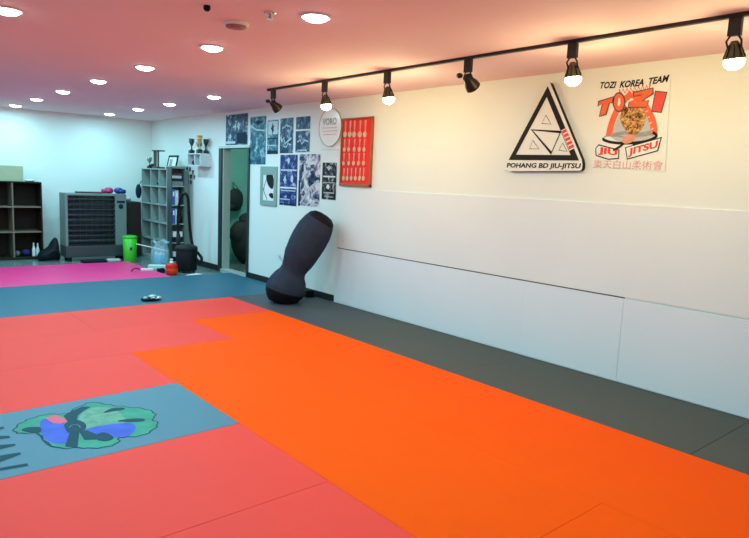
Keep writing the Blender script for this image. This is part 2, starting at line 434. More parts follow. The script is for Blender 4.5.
# smoke detector, sprinkler and small sensor
M['plate'] = mat('detector_plate', (0.36, 0.15, 0.16), 0.5)
t = thing('smoke_detector', (2.12, 4.0, CEIL), 'flat round smoke detector on the ceiling near the top edge', 'smoke detector')
fix(MB().lathe((2.12, 4.0, CEIL), [(0.085, 0), (0.085, -0.012), (0.072, -0.02)], M['trim'], 28).build('base_ring', t, loc=(2.12, 4.0, CEIL)))
fix(MB().lathe((2.12, 4.0, CEIL), [(0.07, -0.019), (0.066, -0.032), (0.03, -0.038)], M['plate'], 28).build('cover', t, loc=(2.12, 4.0, CEIL)))
t = thing('sprinkler', (2.13, 3.58, CEIL), 'small silver sprinkler head on the ceiling beside the top centre light', 'sprinkler')
M['chrome'] = mat('chrome', (0.7, 0.7, 0.72), 0.2, metal=1.0)
fix(MB().lathe((2.13, 3.58, CEIL), [(0.04, 0), (0.038, -0.006), (0.015, -0.01)], M['chrome'], 20).build('escutcheon', t, loc=(2.13, 3.58, CEIL)))
fix(MB().lathe((2.13, 3.58, CEIL), [(0.009, -0.009), (0.009, -0.035), (0.02, -0.037), (0.02, -0.041)], M['chrome'], 14).build('nozzle', t, loc=(2.13, 3.58, CEIL)))
t = fix(MB().lathe((1.79, 3.75, CEIL), [(0.02, 0), (0.022, -0.02), (0.012, -0.032)], M['black'], 14).build('ceiling_sensor', loc=(1.79, 3.75, CEIL), label='tiny black sensor on the ceiling at the top edge', cat='sensor'))

# ------------------------------------------------------------------ track lighting
TX = 3.89
tr = thing('lighting_track', (TX, 3.5, CEIL), 'long black lighting track on the ceiling above the wall', 'lighting track')
MB().box((TX - 0.018, 0.2, CEIL - 0.022), (TX + 0.018, 6.50, CEIL), M['blackmetal']).build('rail', tr, loc=(TX, 3.5, CEIL), bevel=0.003)
MB().box((TX - 0.021, 6.50, CEIL - 0.026), (TX + 0.021, 6.54, CEIL), M['blackmetal']).build('end_cap', tr, loc=(TX, 6.52, CEIL), bevel=0.003)
def spot(y, lit, label, scale=1.0):
    z = CEIL - 0.022
    t = thing('track_spotlight', (TX, y, z), label, 'spotlight', 'spotlights on the ceiling track')
    MB().box((TX - 0.017, y - 0.035, z - 0.10), (TX + 0.017, y + 0.035, z), M['blackmetal']).build('adapter', t, loc=(TX, y, z), bevel=0.004)
    if lit:
        ax = Vector((0.10, -0.05, -1)).normalized(); c = Vector((TX + 0.01, y, z - 0.115))
    else:
        ax = Vector((0.75, 0.0, -0.62)).normalized(); c = Vector((TX + 0.0, y - 0.01, z - 0.155))
    side = ax.cross(Vector((1, 0, 0))).normalized() if lit else Vector((0, 1, 0))
    y_ = MB()
    for s_ in (-1, 1):
        p0 = Vector((TX, y + s_ * 0.02, z - 0.095)); p1 = Vector((TX, y + s_ * 0.04, z - 0.125)); p2 = c + ax * 0.05 + Vector((0, s_ * 0.035, 0))
        y_.tube([p0, p1, p2], 0.006, M['blackmetal'], 8)
    y_.build('yoke', t, loc=(TX, y, z))
    if lit:
        hm = M['spothead']
        hd = MB().lathe(c + ax * 0.01, [(0.018, 0), (0.026, 0.012), (0.030, 0.035), (0.036, 0.05), (0.054, 0.095), (0.056, 0.10), (0.050, 0.10)], hm, 24, axis=ax)
        for k in range(8):
            a = 2 * PI * k / 8; q = ax.to_track_quat('Z', 'Y')
            hd.tube([c + q @ Vector((0.03 * math.cos(a), 0.03 * math.sin(a), 0.03)), c + q @ Vector((0.055 * math.cos(a), 0.055 * math.sin(a), 0.10))], 0.004, M['blackmetal'], 6)
        fix(hd.build('lamp_head', t, loc=c))
        bl = MB().lathe(c + ax * 0.108, [(0.05, 0), (0.056, 0.012), (0.050, 0.035), (0.032, 0.052), (0.008, 0.058)], M['bulb'], 24, axis=ax)
        fix(bl.build('bulb', t, loc=c + ax * 0.108))
        ld = bpy.data.lights.new('bulb_lamp', 'POINT'); ld.energy = SPOT_W; ld.color = (1.0, 0.87, 0.42); ld.shadow_soft_size = 0.05
        lo = bpy.data.objects.new('bulb_lamp', ld); COL.objects.link(lo); lo.parent = t; lo.location = (c + ax * 0.20) - Vector((TX, y, z)); lo.rotation_mode = 'QUATERNION'; lo.rotation_quaternion = (-ax).to_track_quat('Z', 'Y')
    else:
        hd = MB().lathe(c - ax * 0.04, [(0.02, 0), (0.034, 0.008), (0.040, 0.05), (0.055, 0.085), (0.060, 0.12), (0.060, 0.125), (0.050, 0.125)], M['blackmetal'], 24, axis=ax)
        fix(hd.build('lamp_head', t, loc=c))
        fix(MB().lathe(c + ax * 0.075, [(0.049, 0), (0.049, 0.008)], M['bulboff'], 20, axis=ax).build('bulb', t, loc=c))
        fix(MB().ball(c + Vector((-0.04, 0.06, 0.03)), 0.027, M['blackmetal'], 12, 8, (1, 1, 0.8)).build('swivel_knob', t, loc=c))
    return t
M['spothead'] = mat('olive_spot_housing', (0.10, 0.09, 0.04), 0.4, metal=0.4)
SPOT_W = 12.5
spot(6.43, False, 'unlit black spotlight at the far end of the track above the posters')
spot(5.43, True, 'lit spotlight on the track above the round plaque')
spot(4.46, True, 'lit spotlight on the track between the red medal frame and the unlit fourth lamp')
spot(3.49, False, 'unlit black spotlight on the track left of the triangle sign')
spot(2.55, True, 'lit spotlight on the track directly above the triangle sign')
spot(1.52, True, 'lit spotlight nearest the camera at the upper right')

# ------------------------------------------------------------------ signs and posters on the right wall
UW, VW, NW = Vector((0, -1, 0)), Vector((0, 0, 1)), Vector((-1, 0, 0))
# triangle sign
M['signface'] = mat('sign_white', (0.80, 0.79, 0.74), 0.4)
SX = WALL - 0.045
def T(*pts, x=SX, off=0.0):
    return [on_wall(500 + a / 5.12, 75 + b_ / 5.12, x) + NW * off for a, b_ in pts]
t = thing('triangle_sign', (WALL, 3.4, 1.7), 'white raised triangle sign with black border and lettering POHANG BD JIU-JITSU', 'sign')
brd = MB()
outl = T((243, 42), (250, 38), (258, 43), (418, 432), (422, 455), (420, 482), (410, 490), (45, 492), (32, 484), (30, 455), (36, 440))
brd.poly(outl, M['signface'])
brd.v, brd.f, brd.mi, brd.sm, brd.mats = [], [], [], [], []
n = len(outl); back = [Vector((WALL - 0.001, p.y, p.z)) for p in outl]
brd.add(outl, [tuple(range(n))], M['signface']); brd.add(back, [tuple(reversed(range(n)))], M['ink'])
brd.add(outl + back, [(i, i + n, n + (i + 1) % n, (i + 1) % n) for i in range(n)], M['ink'])
brd.build('board', t, loc=(SX, 3.4, 2.0))
a3, a2 = T((245, 57), (45, 435), (405, 438), off=0.001), T((240, 112), (82, 408), (362, 410), off=0.001)
g = MB()
for i in range(3):
    j = (i + 1) % 3; g.poly([a3[i], a3[j], a2[j], a2[i]], M['ink'], NW * 0.002)
g.build('border', t, loc=(SX, 3.4, 2.0), label='black triangle border')
g = MB()
inv = T((163, 281), (311, 292), (263, 400), off=0.001); g.stroke(inv, 0.028, NW, M['ink'], closed=True, lift=0.001)
for tri in (((235, 205), (215, 248), (262, 252)), ((168, 335), (152, 378), (200, 378)), ((322, 348), (302, 385), (345, 392))):
    g.stroke(T(*tri, off=0.001), 0.008, NW, M['ink'], closed=True, lift=0.001)
g.build('inner_triangles', t, loc=(SX, 3.4, 2.0))
g = MB()
g.poly(T((314, 284), (338, 272), (384, 374), (356, 388), off=0.0035), M['signface'])
for k in range(5):
    s0 = k / 5 + 0.02; s1 = (k + 1) / 5 - 0.035
    A, B, C_, D_ = (316, 285), (338, 274), (383, 372), (357, 385)
    L = lambda p, q, s: (p[0] + (q[0] - p[0]) * s, p[1] + (q[1] - p[1]) * s)
    g.poly(T(L(A, D_, s0), L(B, C_, s0), L(B, C_, s1), L(A, D_, s1), off=0.0045), M['redink'])
g.build('red_bars', t, loc=(SX, 3.2, 2.0))
p0, p1 = T((34, 481), (413, 486), off=0.0015); ph = T((34, 450), off=0)[0].z - p0.z
g = MB().text('POHANG BD JIU-JITSU', p0, (p1 - p0).normalized(), VW, (p1 - p0).length, ph, M['ink'], shear=0.1, bold=0.035)
g.build('lettering', t, loc=(SX, 3.4, 1.75))

# tiger crest poster
PX = WALL - 0.003
def Q(*pts, off=0.0):
    return [on_wall(590 + a / 5.12, 70 + b_ / 5.12, PX) + NW * off for a, b_ in pts]
g = MB()
g.poly(Q((40, 40), (415, 15), (385, 520), (5, 490)), M['posterpaper'] if 'posterpaper' in M else M.setdefault('posterpaper', mat('poster_paper', (0.79, 0.80, 0.75), 0.45)), NW * 0.0015)
def ptext(s_, a, b_, c_, mt, off, **k):
    """text between baseline points a,b with cap height point c above a"""
    A, B, C_ = Q(a, b_, c_, off=off)
    g.text(s_, A, (B - A).normalized(), VW, (B - A).length, (C_ - A).z, mt, **k)
# jacket lapels and body
g.poly(smooth(Q((110, 345), (130, 275), (155, 225), (190, 195), (250, 195), (290, 230), (318, 320), (325, 345), (250, 365), (170, 370), off=0.0018), 2), M['lightgreyink'])
g.stroke(smooth(Q((96, 340), (108, 285), (130, 225), (165, 165), (215, 120), off=0.0022), 3, closed=False), 0.055, NW, M['orangeink'])
g.stroke(smooth(Q((328, 335), (325, 280), (305, 225), (268, 165), (215, 120), off=0.0020), 3, closed=False), 0.055, NW, M['orangeink'])
for k in range(5): g.stroke(Q((275 + 10 * k, 185 + 30 * k), (290 + 9 * k, 178 + 30 * k), off=0.0026), 0.005, NW, M['posterpaper'])
g.stroke(smooth(Q((110, 335), (180, 322), (250, 330), (318, 318), off=0.0026), 3, closed=False), 0.03, NW, M['greyink'])
# tiger face, blotchy
M['tiger'] = print_mat('tiger_print', [(0.34, (0.03, 0.015, 0.005)), (0.44, (0.28, 0.11, 0.02)), (0.54, (0.58, 0.30, 0.06)), (0.66, (0.66, 0.50, 0.25))], (38, 38, 38))
g.poly(smooth(Q((155, 235), (165, 205), (178, 180), (195, 192), (235, 188), (262, 178), (275, 205), (288, 235), (280, 275), (262, 308), (235, 332), (205, 332), (178, 302), (160, 270), off=0.0028), 3), M['tiger'])
for (cx, cy) in ((198, 240), (245, 242)):
    g.poly(smooth(Q((cx - 14, cy), (cx, cy - 8), (cx + 14, cy), (cx, cy + 7), off=0.0030), 2), M['ink'])
    g.poly(Q((cx - 4, cy - 2), (cx + 4, cy - 2), (cx + 4, cy + 3), (cx - 4, cy + 3), off=0.0033), M['gold'])
g.poly(Q((208, 262), (236, 262), (222, 282), off=0.003), M['salmonink'])
g.stroke(Q((195, 300), (222, 290), (248, 300), off=0.003), 0.006, NW, M['ink'])
g.stroke(Q((222, 282), (222, 292), off=0.003), 0.004, NW, M['ink'])
# belt with knot and tails
bel = smooth(Q((70, 348), (72, 358), (110, 370), (170, 375), (240, 372), (300, 362), (338, 342), (338, 330), (322, 320), off=0.0034), 3, closed=False)
g.stroke(bel, 0.022, NW, M['ink'])
g.stroke(smooth(Q((70, 350), (85, 338), (130, 338), (200, 345), (290, 335), (325, 325), off=0.0030), 3, closed=False), 0.012, NW, M['greyink'])
g.stroke(Q((180, 372), (150, 395), (120, 412), off=0.0052), 0.018, NW, M['ink'])
g.stroke(Q((205, 365), (232, 385), off=0.0052), 0.016, NW, M['ink'])
g.poly(smooth(Q((165, 360), (190, 335), (222, 330), (235, 345), (215, 370), (180, 378), off=0.0056), 2), M['salmonink'])
# TOZI block letters arched
for outl_, off, mt, w_ in ((1, 0.0038, 'darkgreyink', 1), (0, 0.0046, 'orangeink', 0)):
    gx = 6 if outl_ else 0
    g.poly(Q((48 - gx, 165 - gx), (118 + gx, 140 - gx), (115 + gx, 165 + gx), (98 + gx, 170), (80 + gx, 225 + gx), (52 - gx, 235 + gx), (68 - gx, 175), (46 - gx, 182 + gx), off=off), M[mt])
    ring = [(150 + (26 + gx * 1.2) * math.cos(a), 165 + (44 + gx * 1.3) * math.sin(a)) for a in [2 * PI * k / 20 for k in range(20)]]
    g.poly(Q(*ring, off=off), M[mt])
    g.poly(Q((228 - gx, 118 - gx), (320 + gx, 95 - gx), (322 + gx, 118 + gx), (262 + gx, 160), (300 + gx, 160 - gx), (290, 188 + gx), (200 - gx, 190 + gx), (205 - gx, 165), (272, 124 + gx), (228 - gx, 132 + gx), off=off), M['orangeink' if not outl_ else mt])
    g.poly(Q((340 - gx, 112 - gx), (392 + gx, 118 - gx), (362 + gx, 215 + gx), (320 - gx, 208 + gx), off=off), M['redink' if not outl_ else mt])
g.poly(Q((147, 145), (156, 143), (158, 170), (150, 186), (143, 178), off=0.0052), M['posterpaper'])
ptext('TOZI  KOREA  TEAM', (52, 96), (405, 60), (52, 62), M['ink'], 0.0034, shear=0.25, bold=0.035, arch=lambda a: -0.012 * math.sin(PI * a))
# red brush word behind
g.stroke(Q(*[(150 + 160 * q / 16, (124 if q % 2 else 100) - 24 * q / 16) for q in range(17)], off=0.0026), 0.012, NW, M['redink'])
# JIU JITSU ribbon
g.poly(Q((28, 402), (45, 380), (152, 408), (150, 456), (95, 460), (30, 440), off=0.0038), M['ink']); g.poly(Q((33, 402), (47, 387), (147, 412), (145, 450), (95, 454), (35, 435), off=0.0042), M['posterpaper'])
g.poly(Q((180, 396), (370, 342), (350, 416), (190, 460), off=0.0038), M['ink']); g.poly(Q((186, 399), (362, 350), (345, 411), (194, 453), off=0.0042), M['posterpaper'])
ptext('JIU', (42, 435), (140, 449), (42, 393), M['redink'], 0.0052, bold=0.045)
ptext('JITSU', (196, 448), (346, 408), (196, 402), M['redink'], 0.0052, bold=0.045)
ptext('東天白山柔術會', (18, 503), (372, 512), (18, 460), M['paleredink'], 0.0030, bold=0.0)
g.build('crest_poster', loc=(PX, 2.6, 2.1), label='pale poster with orange TOZI lettering, tiger face and black belt', cat='poster')

# red medal frame
yL, yR, zB, zT = 6.39, 5.79, 1.495, 2.32
M['redfelt'] = mat('red_felt', (0.85, 0.025, 0.012), 0.8, noise=0.1, nscale=30)
M['frameedge'] = mat('bronze_frame', (0.36, 0.10, 0.03), 0.5, noise=0.2, nscale=20)
t = thing('medal_display_case', (WALL, (yL + yR) / 2, zB), 'shallow red felt display case with bronze frame full of medals', 'display case')
MB().box((WALL - 0.015, yR + 0.02, zB + 0.02), (WALL - 0.001, yL - 0.02, zT - 0.02), M['redfelt']).build('backing', t, loc=(WALL, yL, zB))
f = MB()
f.box((WALL - 0.036, yR, zB), (WALL - 0.001, yR + 0.018, zT), M['frameedge'])
f.box((WALL - 0.036, yL - 0.018, zB), (WALL - 0.001, yL, zT), M['frameedge'])
f.box((WALL - 0.036, yR, zB), (WALL - 0.001, yL, zB + 0.032), M['frameedge'])
f.box((WALL - 0.036, yR, zT - 0.018), (WALL - 0.001, yL, zT), M['frameedge'])
f.build('frame', t, loc=(WALL, yL, zB), bevel=0.004)
M['medal'] = mat('worn_brass', (0.75, 0.45, 0.28), 0.5, metal=0.1, noise=0.3, nscale=60)
M['ribbon'] = mat('pale_ribbon', (0.75, 0.35, 0.30), 0.7)
rows = [(155, [65, 95, 122, 158, 190], 1.25), (250, [60, 88, 123, 155, 185], 0.95), (338, [55, 88, 118, 150, 182], 0.95), (433, [55, 78, 103, 130, 157, 180], 0.95)]
first = None
for ry, xs, sc in rows:
    for k, xx in enumerate(xs):
        p = on_wall(335 + xx / 6.33, 110 + ry / 6.33, WALL - 0.02)
        if first is None:
            md = fix(MB().lathe(p, [(0.030, 0), (0.030, 0.004), (0.026, 0.007), (0.020, 0.005)], M['medal'], 16, axis=(-1, 0, 0)).build('medal', loc=p, label='medal hanging on a ribbon inside the red display case', cat='medal', group='medals in the red display case'))
            rb = MB()
            rb.poly([p + Vector((0.002, 0.006, 0.028)), p + Vector((0.002, -0.006, 0.028)), p + Vector((0.002, -0.014, 0.13)), p + Vector((0.002, 0.0, 0.135)), p + Vector((0.002, 0.014, 0.13))], M['ribbon'], NW * 0.002)
            rb.build('ribbon', md, loc=p); first = md
        else: md = copy_tree(first, p)
        md.scale = (1, sc, sc)

# round acrylic plaque
M['plaque'] = mat('milky_acrylic', (0.82, 0.81, 0.76), 0.25)
M['plaqueedge'] = mat('plaque_edge', (0.42, 0.42, 0.36), 0.3)
pc = Vector((WALL - 0.02, 6.64, 2.225))
t = thing('round_plaque', (WALL, 6.64, 2.225), 'round white plaque with grey rim and red lines under dark lettering', 'plaque')
fix(MB().lathe((WALL - 0.001, pc.y, pc.z), [(0.236, 0), (0.236, 0.02)], M['plaque'], 48, axis=(-1, 0, 0)).build('disc', t, loc=pc))
ringp = [pc + Vector((-0.003, 0.238 * math.cos(a), 0.238 * math.sin(a))) for a in [2 * PI * k / 48 for k in range(48)]]
g = MB(); g.tube(ringp + ringp[:2], 0.0045, M['plaqueedge'], 6); g.build('rim', t, loc=pc)
g = MB()
g.text('VORO', pc + Vector((-0.004, 0.16, 0.03)), UW, VW, 0.30, 0.085, M['base'] if 'base' in M else M['greyink'], bold=0.02)
for k, (a, b_) in enumerate(((0.17, -0.15), (0.16, -0.17), (0.14, -0.14))):
    g.stroke([pc + Vector((-0.004, a - (a - b_) * q / 24, -0.01 - 0.042 * k + .009 * (q % 2))) for q in range(25)], .007, NW, M['paleredink'])
g.build('lettering', t, loc=pc)
g = MB().stroke([(WALL - 0.0015, 6.84 - .38 * q / 30, 1.94 + .012 * (q % 2)) for q in range(31)], .005, NW, M['lightgreyink'])
g.build('wall_lettering', loc=(WALL - 0.0015, 6.7, 1.93), label='faint grey line of tiny lettering on the wall under the round plaque', cat='lettering')

# posters
def pm(name, kind, loc=(0, 0, 0), sc=(11, 11, 11)):
    K = {
        'navy': [(0.34, (0.004, 0.012, 0.035)), (0.47, (0.01, 0.04, 0.10)), (0.56, (0.05, 0.14, 0.22)), (0.68, (0.50, 0.62, 0.66))],
        'teal': [(0.34, (0.004, 0.04, 0.08)), (0.46, (0.02, 0.12, 0.19)), (0.56, (0.07, 0.26, 0.33)), (0.68, (0.42, 0.62, 0.66))],
        'blue': [(0.34, (0.004, 0.008, 0.05)), (0.48, (0.012, 0.03, 0.16)), (0.57, (0.06, 0.10, 0.30)), (0.68, (0.55, 0.60, 0.72))],
        'mix': [(0.38, (0.01, 0.012, 0.03)), (0.45, (0.05, 0.09, 0.20)), (0.51, (0.45, 0.38, 0.42)), (0.60, (0.74, 0.72, 0.74))],
        'black': [(0.46, (0.008, 0.008, 0.010)), (0.54, (0.05, 0.05, 0.055)), (0.62, (0.35, 0.35, 0.36)), (0.7, (0.75, 0.75, 0.73))],
    }[kind]
    return print_mat(name, K, sc, loc=loc)
M['band'] = mat('pale_blue_ink', (0.50, 0.62, 0.66), 0.45)
M['deep'] = mat('deep_navy_ink', (0.006, 0.018, 0.05), 0.6, spec=0.15)
def poster(y0, y1, z0, z1, mt, label, extras=(), border=0.008):
    """y0 > y1: left and right edge as seen"""
    y0 *= 1.0041; y1 *= 1.0041
    g = MB(); x = WALL - 0.0025
    g.box((x, y1, z0), (WALL - 0.0004, y0, z1), M['paper'])
    g.poly([(x - 0.0006, y0 - border, z0 + border), (x - 0.0006, y1 + border, z0 + border), (x - 0.0006, y1 + border, z1 - border), (x - 0.0006, y0 - border, z1 - border)], mt)
    W_, H_ = y0 - y1, z1 - z0
    for ex in extras:
        if ex[0] == 'r':
            _, a, b_, c_, d_, m2 = ex
            g.poly([(x - 0.0012, y0 - a * W_, z0 + b_ * H_), (x - 0.0012, y0 - c_ * W_, z0 + b_ * H_), (x - 0.0012, y0 - c_ * W_, z0 + d_ * H_), (x - 0.0012, y0 - a * W_, z0 + d_ * H_)], M[m2])
        elif ex[0] == 's':
            _, pts, w_, m2 = ex
            g.stroke([Vector((x - 0.0018, y0 - a * W_, z0 + b_ * H_)) for a, b_ in pts], w_, NW, M[m2])
        elif ex[0] == 'e':
            _, a, b_, ra, rb_, m2 = ex
            jit = lambda q: 0.8 + .28 * math.sin(3 * q + 9 * a) + .2 * math.sin(5 * q + 7 * b_)
            g.poly([(x - 0.0015, y0 - a * W_ - ra * W_ * jit(q) * math.cos(q), z0 + b_ * H_ + rb_ * H_ * jit(q + 1) * math.sin(q)) for q in [2 * PI * k / 14 for k in range(14)]], M[m2])
    g.build('poster', loc=(WALL, (y0 + y1) / 2, z0), label=label, cat='poster', group='posters around the doorway')
poster(9.47, 8.74, 2.04, 2.53, pm('poster_print_a', 'navy', (3, 1, 0)), 'dark navy poster directly above the doorway', [('r', 0.02, 0.06, 0.45, 0.14, 'band'), ('e', .45, .62, .05, .13, 'band'), ('e', .60, .60, .06, .15, 'band'), ('e', .22, .30, .05, .1, 'band'), ('r', .52, .05, .95, .40, 'deep')])
poster(8.68, 8.20, 1.74, 2.46, pm('poster_print_b', 'teal', (5, 2, 0)), 'tall teal blue poster right of the doorway top', [('s', [(0.02, .82), (.4, .72), (.9, .70)], .02, 'band'), ('e', .55, .87, .3, .05, 'deep')])
poster(8.18, 7.86, 1.89, 2.39, pm('poster_print_c', 'teal', (1, 7, 0)), 'narrow blue poster with pale figure above and dark text panel below, above the picture frame', [('r', .04, .02, .96, .12, 'deep'), ('r', .1, .58, .9, .95, 'band'), ('e', .5, .75, .14, .17, 'deep'), ('r', .06, .44, .94, .48, 'deep'), ('r', .15, .25, .8, .28, 'band')])
poster(7.83, 7.475, 1.90, 2.40, pm('poster_print_d', 'navy', (2, 9, 4)), 'navy poster with white brush script across its lower half', [('s', [(.15, .35), (.3, .45), (.4, .28), (.6, .35), (.85, .42)], .022, 'band'), ('s', [(.3, .22), (.5, .18), (.6, .28), (.85, .25)], .016, 'band'), ('s', [(.2, .7), (.5, .8), (.85, .72)], .012, 'band')])
poster(7.43, 7.07, 1.91, 2.40, pm('poster_print_e', 'navy', (8, 3, 4)), 'navy poster split by a white band, nearest the round plaque', [('r', 0, .60, 1, .645, 'paper'), ('s', [(.15, .3), (.35, .36), (.45, .24), (.65, .35), (.85, .3)], .02, 'band'), ('r', .3, .05, .8, .09, 'band')])
poster(7.81, 7.35, 1.17, 1.895, pm('poster_print_f', 'blue', (6, 1, 2)), 'royal blue poster between the picture frame and the pale action poster', [('r', .05, .68, .95, .71, 'band'), ('r', .05, .34, .95, .37, 'paper'), ('r', .1, .29, .9, .31, 'band'), ('e', .5, .88, .1, .07, 'band'), ('e', .3, .52, .09, .09, 'band'), ('e', .7, .52, .09, .09, 'band'), ('r', .05, .12, .6, .14, 'band'), ('r', .05, .02, .95, .05, 'deep')])
poster(7.32, 6.81, 1.19, 1.90, pm('poster_print_g', 'mix', (4, 4, 1), (7, 7, 7)), 'pale pink and blue action poster behind the top of the leaning bag', [('s', [(.1, .05), (.35, .22), (.6, .38), (.95, .5)], .035, 'lightgreyink'), ('r', .0, .0, .08, .5, 'deep')])
poster(6.78, 6.455, 1.30, 1.79, pm('poster_print_h', 'black', (7, 1, 9)), 'small black and white poster below the round plaque', [('r', .1, .60, .9, .64, 'paper'), ('e', .5, .85, .2, .07, 'lightgreyink'), ('e', .45, .36, .13, .08, 'paper'), ('r', .15, .18, .85, .21, 'lightgreyink'), ('r', .1, .45, .9, .47, 'lightgreyink'), ('r', .2, .08, .8, .1, 'lightgreyink')])

# picture frame on the wall (ink drawing)
yl, yr, zb, zt = 8.36, 7.90, 1.15, 1.72
M['fgreen'] = mat('sage_frame', (0.24, 0.36, 0.32), 0.5)
t = thing('picture_frame', (WALL, (yl + yr) / 2, zb), 'sage green picture frame with a black and white drawing', 'picture frame')
f = MB(); q = 0.075
f.box((WALL - 0.02, yr, zb), (WALL - .0005, yr + q, zt), M['fgreen']); f.box((WALL - 0.02, yl - q, zb), (WALL - .0005, yl, zt), M['fgreen'])
f.box((WALL - 0.02, yr + q, zb), (WALL - .0005, yl - q, zb + q), M['fgreen']); f.box((WALL - 0.02, yr + q, zt - q * 1.6), (WALL - .0005, yl - q, zt), M['fgreen'])
f.build('frame', t, loc=(WALL, yl, zb), bevel=0.003)
g = MB(); x = WALL - 0.012
g.box((x, yr + q * .9, zb + q * .9), (WALL - .002, yl - q * .9, zt - q * 1.5), M['paper'])
PW = lambda a, b_: Vector((x - 0.001, yl - q - a * (yl - yr - 2 * q), zb + q + b_ * (zt - zb - 2.6 * q)))
g.poly(smooth([PW(*p) for p in ((.3, .98), (.9, .98), (.97, .6), (.85, .45), (.6, .52), (.45, .62), (.35, .75))], 2), M['ink'])
g.stroke(smooth([PW(*p) for p in ((.35, .85), (.15, .6), (.1, .35), (.3, .15), (.4, .02))], 3, closed=False), .012, NW, M['ink'])
g.poly([PW(*p) for p in ((.02, .45), (.12, .5), (.1, .3))], M['ink'])
g.poly(smooth([PW(*p) for p in ((.55, .25), (.9, .3), (.95, .1), (.7, .12))], 2), M['ink'])
g.build('picture', t, loc=(WALL, yl, zb))

# wall outlet with cord stub
oc = Vector((WALL - 0.004, 7.80, 0.43))
t = thing('wall_outlet', (WALL, 7.8, 0.43), 'pale wall outlet with a thin grey cord, low beside the leaning bag', 'wall outlet')
MB().box((WALL - 0.008, 7.77, 0.39), (WALL - .0005, 7.84, 0.47), M['white']).build('plate', t, loc=oc, bevel=0.003)
g = MB(); g.tube(smooth([Vector(p) for p in ((WALL - .012, 7.80, .43), (WALL - .03, 7.75, .44), (WALL - .025, 7.68, .38), (WALL - .02, 7.60, .41), (WALL - .02, 7.50, .36))], 4, closed=False), 0.004, M['greyink'], 6); g.build('cord', t, loc=oc)

# ------------------------------------------------------------------ leaning bag
M['canvas'] = mat('charcoal_canvas', (0.030, 0.038, 0.062), 0.8, noise=0.3, nscale=9, bump=0.5, bscale=25, spec=.12)
M['vinylblack'] = mat('black_vinyl', (0.006, 0.006, 0.009), 0.6, spec=0.15, bump=0.3, bscale=20)
base = Vector((4.24, 6.72, 0.0)); top = Vector((4.655, 6.42, 1.13))
t = thing('grappling_bag', base, 'large dark waisted stuffed bag leaning against the wall pads', 'training bag')
ax = (top - base); Lg = ax.length
path = [(0.00, base + Vector((0.01, 0.0, 0.0))), (0.25, base + ax * 0.25 + Vector((0.005, 0, 0))), (0.5, base + ax * 0.5), (1.0, top)]
def at(s_):
    return base + ax * s_ + Vector((-0.03, 0.03, 0)) * math.sin(PI * s_)
prof = [(0.00, 0.12), (0.012, 0.165), (0.05, 0.205), (0.10, 0.240), (0.16, 0.252), (0.22, 0.240), (0.28, 0.208), (0.33, 0.172), (0.365, 0.160), (0.41, 0.172), (0.46, 0.190), (0.53, 0.208), (0.62, 0.220), (0.72, 0.226), (0.82, 0.222), (0.90, 0.200), (0.96, 0.170), (0.99, 0.12), (1.0, 0.06)]
def bagring(s_, r_, n=40):
    c = at(s_); tg = (at(min(1, s_ + .02)) - at(max(0, s_ - .02))).normalized()
    tilt = 0.55 + 0.45 * min(1, s_ / 0.25); tg = (tg * tilt + Vector((0, 0, 1)) * (1 - tilt)).normalized()
    q = tg.to_track_quat('Z', 'Y'); R = []
    for k in range(n):
        a = 2 * PI * k / n
        wr = 0.0
        if 0.25 < s_ < 0.55: wr = 0.005 * math.sin(9 * a + 20 * s_)
        wr += 0.003 * math.sin(4 * a + 11 * s_)
        R.append(c + q @ Vector(((r_ + wr) * math.cos(a), (r_ + wr) * math.sin(a), 0)))
    return R
def interp(s_):
    for (a, ra), (b_, rb_) in zip(prof, prof[1:]):
        if a <= s_ <= b_: return ra + (rb_ - ra) * (s_ - a) / (b_ - a)
ss = [0.0, .006, .012, .03, .05, .075, .10, .13, .16]
mk = lambda L_: [bagring(s_, interp(s_)) for s_ in L_]
MB().rings(mk([0, .006, .012, .03, .05, .075, .10, .13]), M['vinylblack']).build('bottom_panel', t, loc=base)
MB().rings(mk([.13, .16, .19, .22, .25, .28, .31, .33, .35, .37, .39, .41, .435, .46, .5, .53, .58, .62, .67, .72, .77, .82, .86, .90, .93]), M['canvas'], False, False).build('body', t, loc=base)
MB().rings(mk([.93, .96, .975, .99, 1.0]), M['vinylblack']).build('top_cap', t, loc=base)
g = MB(); g.tube([bagring(.13, interp(.13) + .001)[k] for k in range(40)] + [bagring(.13, interp(.13) + .001)[0]], .005, M['vinylblack'], 6); g.build('seam', t, loc=base)
pz = at(.86) + Vector((.05, -.22, 0))
# small black block behind the bag foot
bp_ = on_floor(308.5, 297)
MB().box((bp_.x - .06, bp_.y - .05, 0.0), (bp_.x + .06, bp_.y + .05, 0.10), M['vinylblack']).build('small_block', loc=bp_, bevel=0.015, label='small black block on the floor behind the foot of the leaning bag', cat='block')

# crumpled wrap on the teal mat
M['silver'] = mat('silvery_cloth', (0.45, 0.58, 0.60), 0.35, metal=0.4, noise=0.3, nscale=30)
M['darkcloth'] = mat('dark_cloth', (0.01, 0.012, 0.018), 0.6, spec=0.15)
wp = Vector((2.90, 7.52, 0))
t = thing('crumpled_wrap', wp, 'small crumpled black and silver wrap lying on the teal mat', 'cloth')
g = MB(); g.ball(wp + Vector((0, 0, .022)), .10, M['darkcloth'], 20, 10, (1.15, .55, .22), lump=.12, seed=3); g.ball(wp + Vector((-.07, .03, .022)), .05, M['darkcloth'], 16, 8, (1.2, .8, .43), lump=.1, seed=4)
fix(g.build('dark_fold', t, loc=wp))
g = MB()
g.ball(wp + Vector((.0, .0, .055)), .045, M['silver'], 14, 8, (1.2, .7, .45), lump=.15, seed=5)
g.ball(wp + Vector((-.085, .0, .04)), .03, M['silver'], 14, 8, (1, .7, .7), lump=.15, seed=6)
